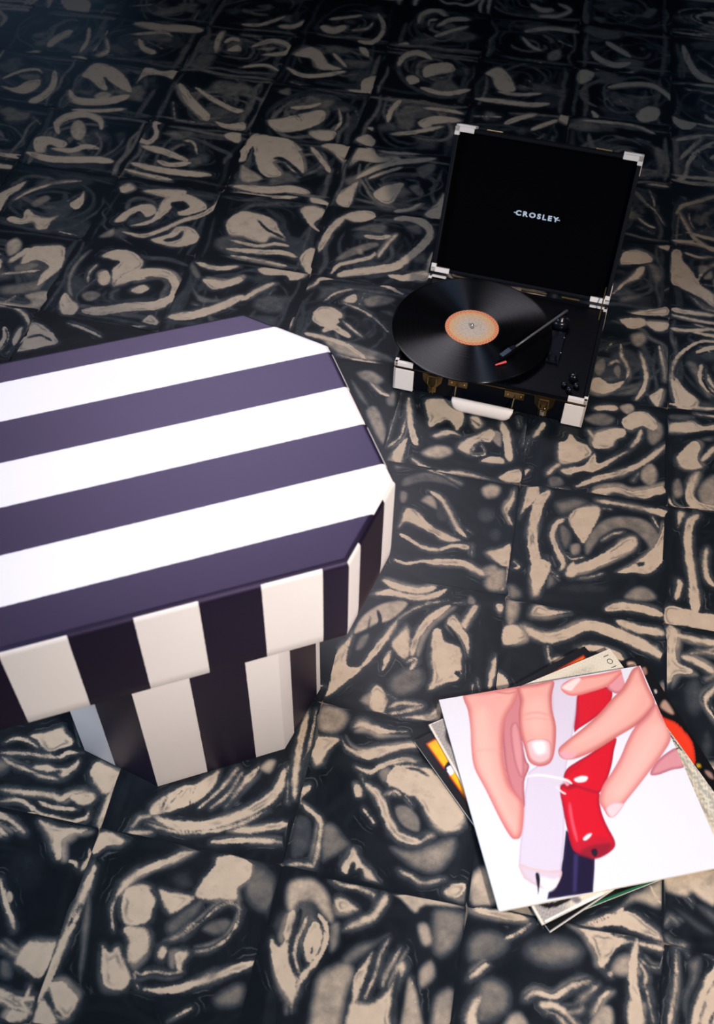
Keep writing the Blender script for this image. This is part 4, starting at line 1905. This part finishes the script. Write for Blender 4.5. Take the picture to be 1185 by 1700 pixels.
for sx in (0, 1):
    for sz in (0, 1):
        def lcap(bm):
            for (wx, wz) in ((0.036, 0.0085), (0.0085, 0.015)):
                x0, x1 = (-0.0012, wx) if sx == 0 else (LW - wx, LW + 0.0012)
                z0, z1 = (-0.0012, wz) if sz == 0 else (LH - wz, LH + 0.0012)
                add_box(bm, x0, x1, -0.0015, 0.007, z0, z1, 0.0012, 2, lid_m)
        shape('lid_rim_corner', M_CREAM, lid, lcap)
        def lguard(bm):
            for (wx, wz) in ((0.036, 0.004), (0.004, 0.034)):
                x0, x1 = (-0.0015, wx) if sx == 0 else (LW - wx, LW + 0.0015)
                z0, z1 = (-0.0015, wz) if sz == 0 else (LH - wz, LH + 0.0045)
                add_box(bm, x0, x1, 0.013, LD + 0.0015, z0, z1, 0.0012, 2, lid_m)
        shape('lid_corner_guard', M_CREAM, lid, lguard)
for lx in (0.073, 0.281):
    shape('lid_catch', M_BRASS, lid, lambda bm: add_box(bm, lx - 0.016, lx + 0.016, 0.012, 0.022, LH, LH + 0.003, 0.0008, 1, lid_m))
for x0, x1 in ((0.045, 0.075), (0.185, 0.235), (0.265, 0.30)):
    shape('hinge', M_BRASS, player, lambda bm: add_tube(bm, [(x0, PD + 0.0025, PH + 0.0045), (x1, PD + 0.0025, PH + 0.0045)], 0.0024, 10))
shape('lid_stay', M_BRASS, player, lambda bm: add_tube(bm, [(0.344, 0.232, PH + 0.001), (0.344, 0.284, PH + 0.040)], 0.0014, 8))


def lettering(name, text, size, mtx, mat, parent, bold=0.0, extrude=0.0004, spacing=1.0, sx=1.0):
    cu = bpy.data.curves.new(name, 'FONT')
    cu.body = text
    cu.size = size
    cu.align_x = 'CENTER'
    cu.align_y = 'CENTER'
    cu.offset = bold
    cu.extrude = extrude
    cu.space_character = spacing
    cu.resolution_u = 3
    tmp = bpy.data.objects.new(name, cu)
    COL.objects.link(tmp)
    dg = bpy.context.evaluated_depsgraph_get()
    me = bpy.data.meshes.new_from_object(tmp.evaluated_get(dg))
    bpy.data.objects.remove(tmp, do_unlink=True)
    me.transform(mtx @ Matrix.Diagonal((sx, 1, 1, 1)))
    me.materials.clear()
    me.materials.append(mat)
    return link(bpy.data.objects.new(name, me), parent)


logo_m = lid_m @ Matrix.Translation((0.183, 0.0176, 0.136)) @ Matrix.Rotation(math.radians(90), 4, 'X')
logo = lettering('logo', 'CROSLEY', 0.0128, logo_m, M_WHITE_INK, lid, bold=0.0005, spacing=1.38, sx=1.22)
for x0, x1 in ((0.138, 0.145), (0.221, 0.228)):
    shape('logo_line', M_WHITE_INK, lid, lambda bm: add_box(bm, x0, x1, 0.0168, 0.0180, 0.1354, 0.1368, 0, 1, lid_m))

# ------------------------------------------------------------------ record on the platter
rw = Matrix.Translation((PX, PY, 0)) @ Matrix.Rotation(PA, 4, 'Z') @ Vector((RX, RY, PH + 0.0102))
rec = empty('vinyl_record', rw, PA)
tag(rec, 'black vinyl record with orange and cream label on the platter', 'record')
shape('disc', M_VINYL, rec, lambda bm: add_lathe(bm, [(0.0036, 0), (0.149, 0), (0.1512, 0.0006), (0.1512, 0.0014), (0.1495, 0.0021), (0.146, 0.0017), (0.058, 0.0017), (0.053, 0.0020), (0.0036, 0.0020), (0.0036, 0)], 128), True)
shape('label', M_LABEL, rec, lambda bm: add_lathe(bm, [(0.0036, 0.0021), (0.0505, 0.0021), (0.0508, 0.0025), (0.0036, 0.0025), (0.0036, 0.0021)], 64))

# ------------------------------------------------------------------ record sleeves on the floor
def sleeve(name, cx, cy, ang, size, z0, th, label, paint, N, cat='record sleeve'):
    root = empty(name, (cx, cy, z0), ang)
    tag(root, label, cat, 'record sleeves stacked on the floor')
    h = size / 2
    shape('card', M_CARD, root, lambda bm: add_box(bm, -h, h, -h, h, 0, th - 0.0002, 0.0004, 1))
    u = np.linspace(-h, h, N + 1)
    X, Y = np.meshgrid(u, u)
    P = np.c_[X.ravel(), Y.ravel()]
    ca, sa = math.cos(ang), math.sin(ang)
    Wd = np.c_[cx + ca * P[:, 0] - sa * P[:, 1], cy + sa * P[:, 0] + ca * P[:, 1]]
    colr = paint(P, Wd, z0 + th) * 0.90
    n1 = N + 1
    fc = [(j * n1 + i, j * n1 + i + 1, (j + 1) * n1 + i + 1, (j + 1) * n1 + i) for j in range(N) for i in range(N)]
    me = bpy.data.meshes.new('cover')
    me.from_pydata([(p[0], p[1], th) for p in P], [], fc)
    me.materials.append(M_PRINT)
    ca_ = me.color_attributes.new('print', 'FLOAT_COLOR', 'POINT')
    ca_.data.foreach_set('color', np.c_[colr, np.ones(len(colr))].astype(np.float32).ravel())
    me.update()
    link(bpy.data.objects.new('cover', me), root)
    return root


lin = lambda *c: np.array(srgb(*c)[:3])


class Canvas:
    """print on a sleeve, outlines read from the photograph and laid on the cover's plane"""
    def __init__(s, Wd, z, base, origin, scale):
        s.X, s.z, s.o, s.k = Wd, z, origin, scale
        s.c = np.tile(lin(*base), (len(Wd), 1))

    def pts(s, text):
        P = [tuple(float(v) for v in q.split(',')) for q in text.split()]
        return [(s.o[0] + x * s.k, s.o[1] + y * s.k) for x, y in P]

    def world(s, P):
        return np.array([at(p, s.z)[:2] for p in P])

    def patch(s, text, col, edge=None, ew=14, blur=1.2, smooth=True, a=1.0, mask=None):
        P = s.pts(text)
        if smooth:
            P = smooth_pts(P, True, 4)
        s.fill(s.world(P), col, edge, ew, blur, a)

    def line(s, text, w, col, blur=1.0, a=1.0):
        s.fill(s.world(stroke_outline(s.pts(text), w * s.k)), col, None, 1, blur, a)

    def fill(s, pg, col, edge, ew, blur, a):
        px = 0.00085 * s.k                                  # metres per reading unit
        lo, hi = pg.min(0) - 0.02, pg.max(0) + 0.02
        sel = ((s.X > lo) & (s.X < hi)).all(1)
        if not sel.any():
            return
        sd = poly_sd(s.X[sel], pg)
        m = (a * sstep(-blur * px * 2, blur * px * 2, sd))[:, None]
        c = np.tile(lin(*col), (len(sd), 1))
        if edge is not None:
            e = (1 - sstep(0, ew * px, sd))[:, None]
            c = c * (1 - e) + lin(*edge) * e
        s.c[sel] = s.c[sel] * (1 - m) + c * m


def paint_white(P, Wd, z):
    c = Canvas(Wd, z, (220, 218, 226), (680, 1060), 0.42616)
    navy, red = (26, 20, 48), (205, 18, 38)
    c.patch('608,745 660,800 722,835 720,900 714,990 535,1016 540,988 575,950 596,860', navy, (44, 36, 70), 10, smooth=False)
    c.patch('640,840 655,845 648,985 636,988', (52, 46, 92), None, blur=4, smooth=False)
    # white candle
    c.patch('552,160 655,150 652,260 630,400 612,490 604,545 604,640 602,760 596,840 588,925 570,968 545,982 500,968 445,935 424,890 430,800 442,720 448,600 462,520 520,480 560,430', (208, 198, 212), (196, 178, 198), 10, smooth=False)
    c.patch('425,880 470,892 540,905 590,905 585,940 560,975 530,978 455,940', (206, 192, 204), (208, 178, 180), 16)
    c.line('430,893 500,900 580,925', 7, (214, 190, 190), 3, 0.7)
    c.patch('500,930 560,940 580,935 560,975 530,980', (238, 228, 236), None, blur=4)
    c.patch('490,915 502,914 508,938 505,970 500,996 497,970 492,940', (26, 18, 40))
    # red candle
    c.patch('655,215 700,205 765,188 790,215 772,262 720,310 660,350 640,362 648,290', red, (160, 20, 40), 14)
    c.patch('640,350 660,330 655,230 645,300', (178, 16, 50), None, blur=3)
    c.patch('800,385 795,440 785,500 765,560 738,602 690,592 640,578 600,548 612,508 650,480 700,450', red, (158, 16, 40), 16)
    c.patch('586,575 640,570 700,588 738,602 740,640 752,690 772,735 798,785 797,815 765,842 722,858 690,842 655,835 632,815 612,740 596,660', red, (160, 18, 44), 18)
    c.patch('640,800 690,775 750,770 790,790 792,815 725,856 690,842 655,838', (176, 26, 48), None, blur=5, a=.6)
    c.patch('665,838 690,812 740,800 785,800 770,835 722,856', (142, 24, 42), None, blur=5)
    c.line('622,640 632,710 652,790', 10, (225, 95, 115), 3, .7)
    c.line('600,555 625,520 670,490', 7, (168, 14, 34), 3, .6)
    c.patch('706,826 722,818 732,830 726,850 714,846', (40, 22, 40))
    c.patch('640,548 668,536 692,540 684,556 655,560', (250, 225, 230), None, blur=2)
    c.patch('676,780 690,765 708,760 700,775 684,786', (252, 225, 230), None, blur=2)
    c.patch('586,572 612,560 650,572 620,590', (150, 14, 36), None, blur=3, a=.7)
    c.patch('604,560 622,566 612,574', (235, 150, 165), None, blur=2)
    # string
    c.line('446,540 500,532 560,540 610,552 632,566', 9, (240, 224, 222), 1.5)
    c.line('448,566 520,556 590,566', 4, (212, 196, 204), 1.5)
    c.line('570,575 590,596 608,606', 6, (240, 215, 222), 1.5)
    skin, sh = (228, 164, 152), (200, 112, 108)
    # left hand
    c.patch('360,210 425,190 440,300 436,380 452,470 466,500 446,560 446,660 400,600 368,470', (198, 124, 128), (164, 90, 100), 14)
    c.patch('392,350 420,330 440,420 446,520 430,540 405,470', (212, 142, 144), (178, 102, 112), 14)
    c.patch('210,216 300,203 418,189 412,245 372,318 364,400 368,480 392,570 440,632 444,700 434,768 415,782 392,772 352,705 296,590 252,505 240,430 236,350 226,280', skin, sh, 30)
    c.patch('250,300 300,280 320,420 340,560 390,680 410,740 370,690 300,560 262,470', (236, 184, 170), None, blur=16, a=.7)
    c.line('372,320 362,400 372,490 400,580 440,640', 7, (188, 104, 112), 3, .8)
    c.line('330,208 380,214 415,207', 5, (190, 90, 92), 2, .8)
    c.line('250,440 300,432 355,440', 5, (228, 150, 142), 5, .5)
    # left thumb
    c.patch('422,188 490,176 560,164 554,220 556,280 570,345 566,430 552,478 525,496 492,496 464,478 448,430 428,360 424,290 430,240', skin, (188, 96, 96), 26)
    c.patch('462,250 520,240 530,330 500,370 462,340', (236, 184, 170), None, blur=16, a=.6)
    c.line('440,298 495,288 552,300', 6, (222, 138, 130), 4, .7)
    c.line('440,318 495,310 548,318', 5, (226, 146, 138), 4, .6)
    c.patch('454,405 480,392 530,392 550,408 552,450 540,476 505,488 472,472 458,440', (222, 180, 180), (200, 132, 130), 12)
    c.patch('482,405 522,402 528,440 500,450 484,430', (252, 238, 240), None, blur=8)
    # right hand
    c.patch('770,160 830,128 846,180 815,214 782,205 768,188', (218, 148, 154), (184, 98, 110), 18)
    c.patch('588,190 612,166 660,150 740,138 832,120 812,150 770,186 700,210 640,224 605,214', skin, (214, 112, 110), 22)
    c.patch('590,192 618,168 655,152 668,162 648,186 628,206', (246, 214, 208), (228, 170, 164), 8)
    c.patch('822,118 862,114 852,150 838,176', (220, 218, 226), None, smooth=False)
    c.patch('862,128 880,112 896,110 925,180 956,250 930,295 880,340 800,388 730,432 660,464 612,472 584,458 580,430 610,400 680,345 740,290 790,232 830,192', skin, (194, 104, 100), 28)
    c.patch('640,410 720,350 800,270 870,190 900,200 860,290 760,370', (236, 184, 170), None, blur=16, a=.6)
    c.line('860,350 885,330 900,318', 6, (190, 104, 104), 3, .7)
    c.patch('584,446 610,440 648,446 636,466 606,470', (220, 160, 168), None, blur=4)
    c.patch('1008,402 1030,390 1024,415 1008,430', (220, 218, 226), None)
    c.patch('936,528 958,484 1000,446 1046,428 1072,496 1020,512 965,532', (206, 138, 144), (172, 94, 108), 16)
    c.patch('958,255 985,300 1014,352 1016,396 985,450 940,510 890,575 838,640 806,686 778,697 756,668 738,630 752,574 790,516 822,458 846,400 876,346 920,300', skin, (200, 116, 116), 28)
    c.patch('790,600 840,520 880,430 940,340 980,350 960,430 880,550 820,620', (236, 188, 178), None, blur=18, a=.6)
    c.line('955,256 920,300 876,344', 6, (180, 96, 102), 3, .8)
    c.patch('764,664 790,640 820,640 834,648 808,684 784,698', (238, 196, 200), (220, 158, 166), 8)
    return c.c


def speck(P, f, seed):
    R = np.random.RandomState(seed)
    ph = R.uniform(0, 6.28, (10, 3))
    v = np.zeros(len(P))
    for a, b, d in ph:
        k = f * (0.5 + a / 4)
        v += np.sin(P[:, 0] * k * math.cos(b * 3) + P[:, 1] * k * math.sin(b * 3) + d * 7)
    return v / 4.5


def paint_cream(P, Wd, z):
    c = Canvas(Wd, z, (222, 212, 190), (680, 1060), 0.42616)
    n = speck(P, 1500, 3)
    g = np.clip(0.5 + 0.5 * n, 0, 1)[:, None]
    c.c = c.c * (0.80 + 0.25 * g)
    h = 0.157
    x, y = P[:, 0], P[:, 1]
    # speckled grey picture towards the top right, and down the right edge
    m = (sstep(-0.02, 0.03, x) * (1 - sstep(0.10, 0.125, x)) * sstep(0.105, 0.125, y) * (1 - sstep(0.140, 0.150, y)) * np.clip(n + .4, 0, 1))[:, None]
    c.c = c.c * (1 - .6 * m) + lin(96, 98, 92) * .6 * m
    m = (sstep(0.118, 0.128, x) * (1 - sstep(0.06, 0.09, y)) * np.clip(speck(P, 700, 9) + .55, 0, 1))[:, None]
    c.c = c.c * (1 - .7 * m) + lin(120, 120, 116) * .7 * m
    # grey corner picture with a dark ring, at the left
    m = ((1 - sstep(-0.125, -0.10, x)))[:, None]
    c.c = c.c * (1 - m) + (lin(168, 160, 154) * (0.55 + 0.6 * g)) * m
    r = np.hypot(x + 0.122, (y - 0.122) * 1.0)
    m = (sstep(0.016, 0.019, r) * (1 - sstep(0.021, 0.026, r)))[:, None]
    c.c = c.c * (1 - m) + lin(28, 24, 28) * m
    m = (1 - sstep(0.012, 0.018, r))[:, None]
    c.c = c.c * (1 - m) + lin(128, 122, 128) * m
    m = (((x < -0.1545) | (y > 0.1550)))[:, None] * 1.0
    c.c = c.c * (1 - m) + lin(226, 214, 196) * m
    # black curve and pale bands along the bottom
    c.o, c.k = (860, 1440), 0.21941
    c.patch('150,275 260,262 330,240 420,225 380,262 300,292 235,312 185,300', (24, 22, 24))
    c.patch('395,235 440,215 480,250 440,275', (120, 112, 118), None, blur=6)
    c.patch('200,405 330,335 640,190 650,205 340,350 215,418', (246, 240, 228), None, smooth=False)
    return c.c


def paint_yellow(P, Wd, z):
    x, y = P[:, 0], P[:, 1]
    col = np.tile(lin(6, 6, 8), (len(P), 1))
    b = 0.157 - 0.0115
    ins = np.minimum(b - np.abs(x), b - np.abs(y))
    m = sstep(0, 0.002, ins)[:, None]
    n = speck(P, 420, 5)
    base = lin(255, 182, 10) * (1 - .12 * np.clip(n, 0, 1))[:, None]
    red = np.clip(1 - sstep(0.0005, 0.0045, ins) + np.clip(speck(P, 160, 12) - .8, 0, 1) * 1.2 + sstep(.03, .12, x) * .6, 0, 1)[:, None]
    base = base * (1 - red) + lin(226, 58, 14) * red
    col = col * (1 - m) + base * m
    c = Canvas(Wd, z, (0, 0, 0), (680, 1170), 0.10591)
    c.c = col
    c.patch('640,890 580,915 545,960 540,1010 570,1060 640,1115 690,1060 760,1000 760,900', (14, 10, 40))
    c.patch('660,935 600,965 580,1000 600,1050 650,1105 690,1060 780,1010 780,920', (236, 232, 236))
    m = (np.maximum(np.abs(x), np.abs(y)) > 0.1562)[:, None] * 1.0
    c.c = c.c * (1 - m) + lin(205, 198, 188) * m * 1.0 if False else c.c
    m = (y < -0.1552)[:, None] * 1.0
    c.c = c.c * (1 - m) + lin(214, 206, 200) * m
    return c.c


def paint_dark(P, Wd, z):
    c = Canvas(Wd, z, (9, 9, 12), (1040, 1080), 0.18824)
    c.patch('300,560 330,590 440,640 530,735 585,825 605,940 600,1000 540,960 300,700', (226, 58, 30), (190, 40, 26), 30)
    c.patch('300,490 340,440 410,540 400,560 340,530', (176, 142, 126), None, blur=8)
    c.patch('10,105 60,105 80,140 20,150', (196, 164, 140), None, blur=8)
    c.patch('130,165 165,150 180,200 150,215', (150, 112, 96), None, blur=6)
    c.patch('245,345 262,350 266,375 250,372', (200, 190, 186), None, blur=4)
    c.patch('615,1005 640,1000 655,1025 630,1030', (190, 150, 40), None, blur=4)
    c.patch('690,1060 740,1075 765,1130 720,1110', (150, 120, 110), None, blur=6)
    x, y = P[:, 0], P[:, 1]
    m = (y < -0.1548)[:, None] * 1.0
    c.c = c.c * (1 - m) + lin(30, 96, 66) * m
    m = ((y < -0.135) & (y > -0.146) & (x > -.06) & (x < -.02))[:, None] * 1.0
    c.c = c.c * (1 - m) + lin(170, 40, 24) * m
    return c.c


sleeve('record_sleeve', 0.662, -0.7863, 0.5513, 0.314, 0.0005, 0.0035, 'black record sleeve with a red-orange patch and green bottom edge, lowest of the pile', paint_dark, 150)
sleeve('record_sleeve', 0.6169, -0.7958, 0.7444, 0.314, 0.0041, 0.0038, 'yellow and orange record sleeve with a wide black border', paint_yellow, 150)
s2 = sleeve('record_sleeve', 0.6302, -0.7926, 0.6316, 0.314, 0.0080, 0.0040, 'cream record sleeve with grey print under the candle sleeve', paint_cream, 150)
sleeve('record_sleeve', 0.6246, -0.8031, 0.3925, 0.3135, 0.0121, 0.0055, 'white record sleeve picturing hands tying white and red candles', paint_white, 240)
lettering('lettering', 'GREATEST', 0.019, Matrix.Translation((0.1475, 0.012, 0.0041)) @ Matrix.Rotation(math.radians(-90), 4, 'Z'), M_INK, s2, bold=0.0, extrude=0.0001, spacing=0.95)
lettering('lettering', 'I O I', 0.013, Matrix.Translation((0.1435, 0.138, 0.0041)) @ Matrix.Rotation(math.radians(-90), 4, 'Z'), M_INK, s2, extrude=0.0001)
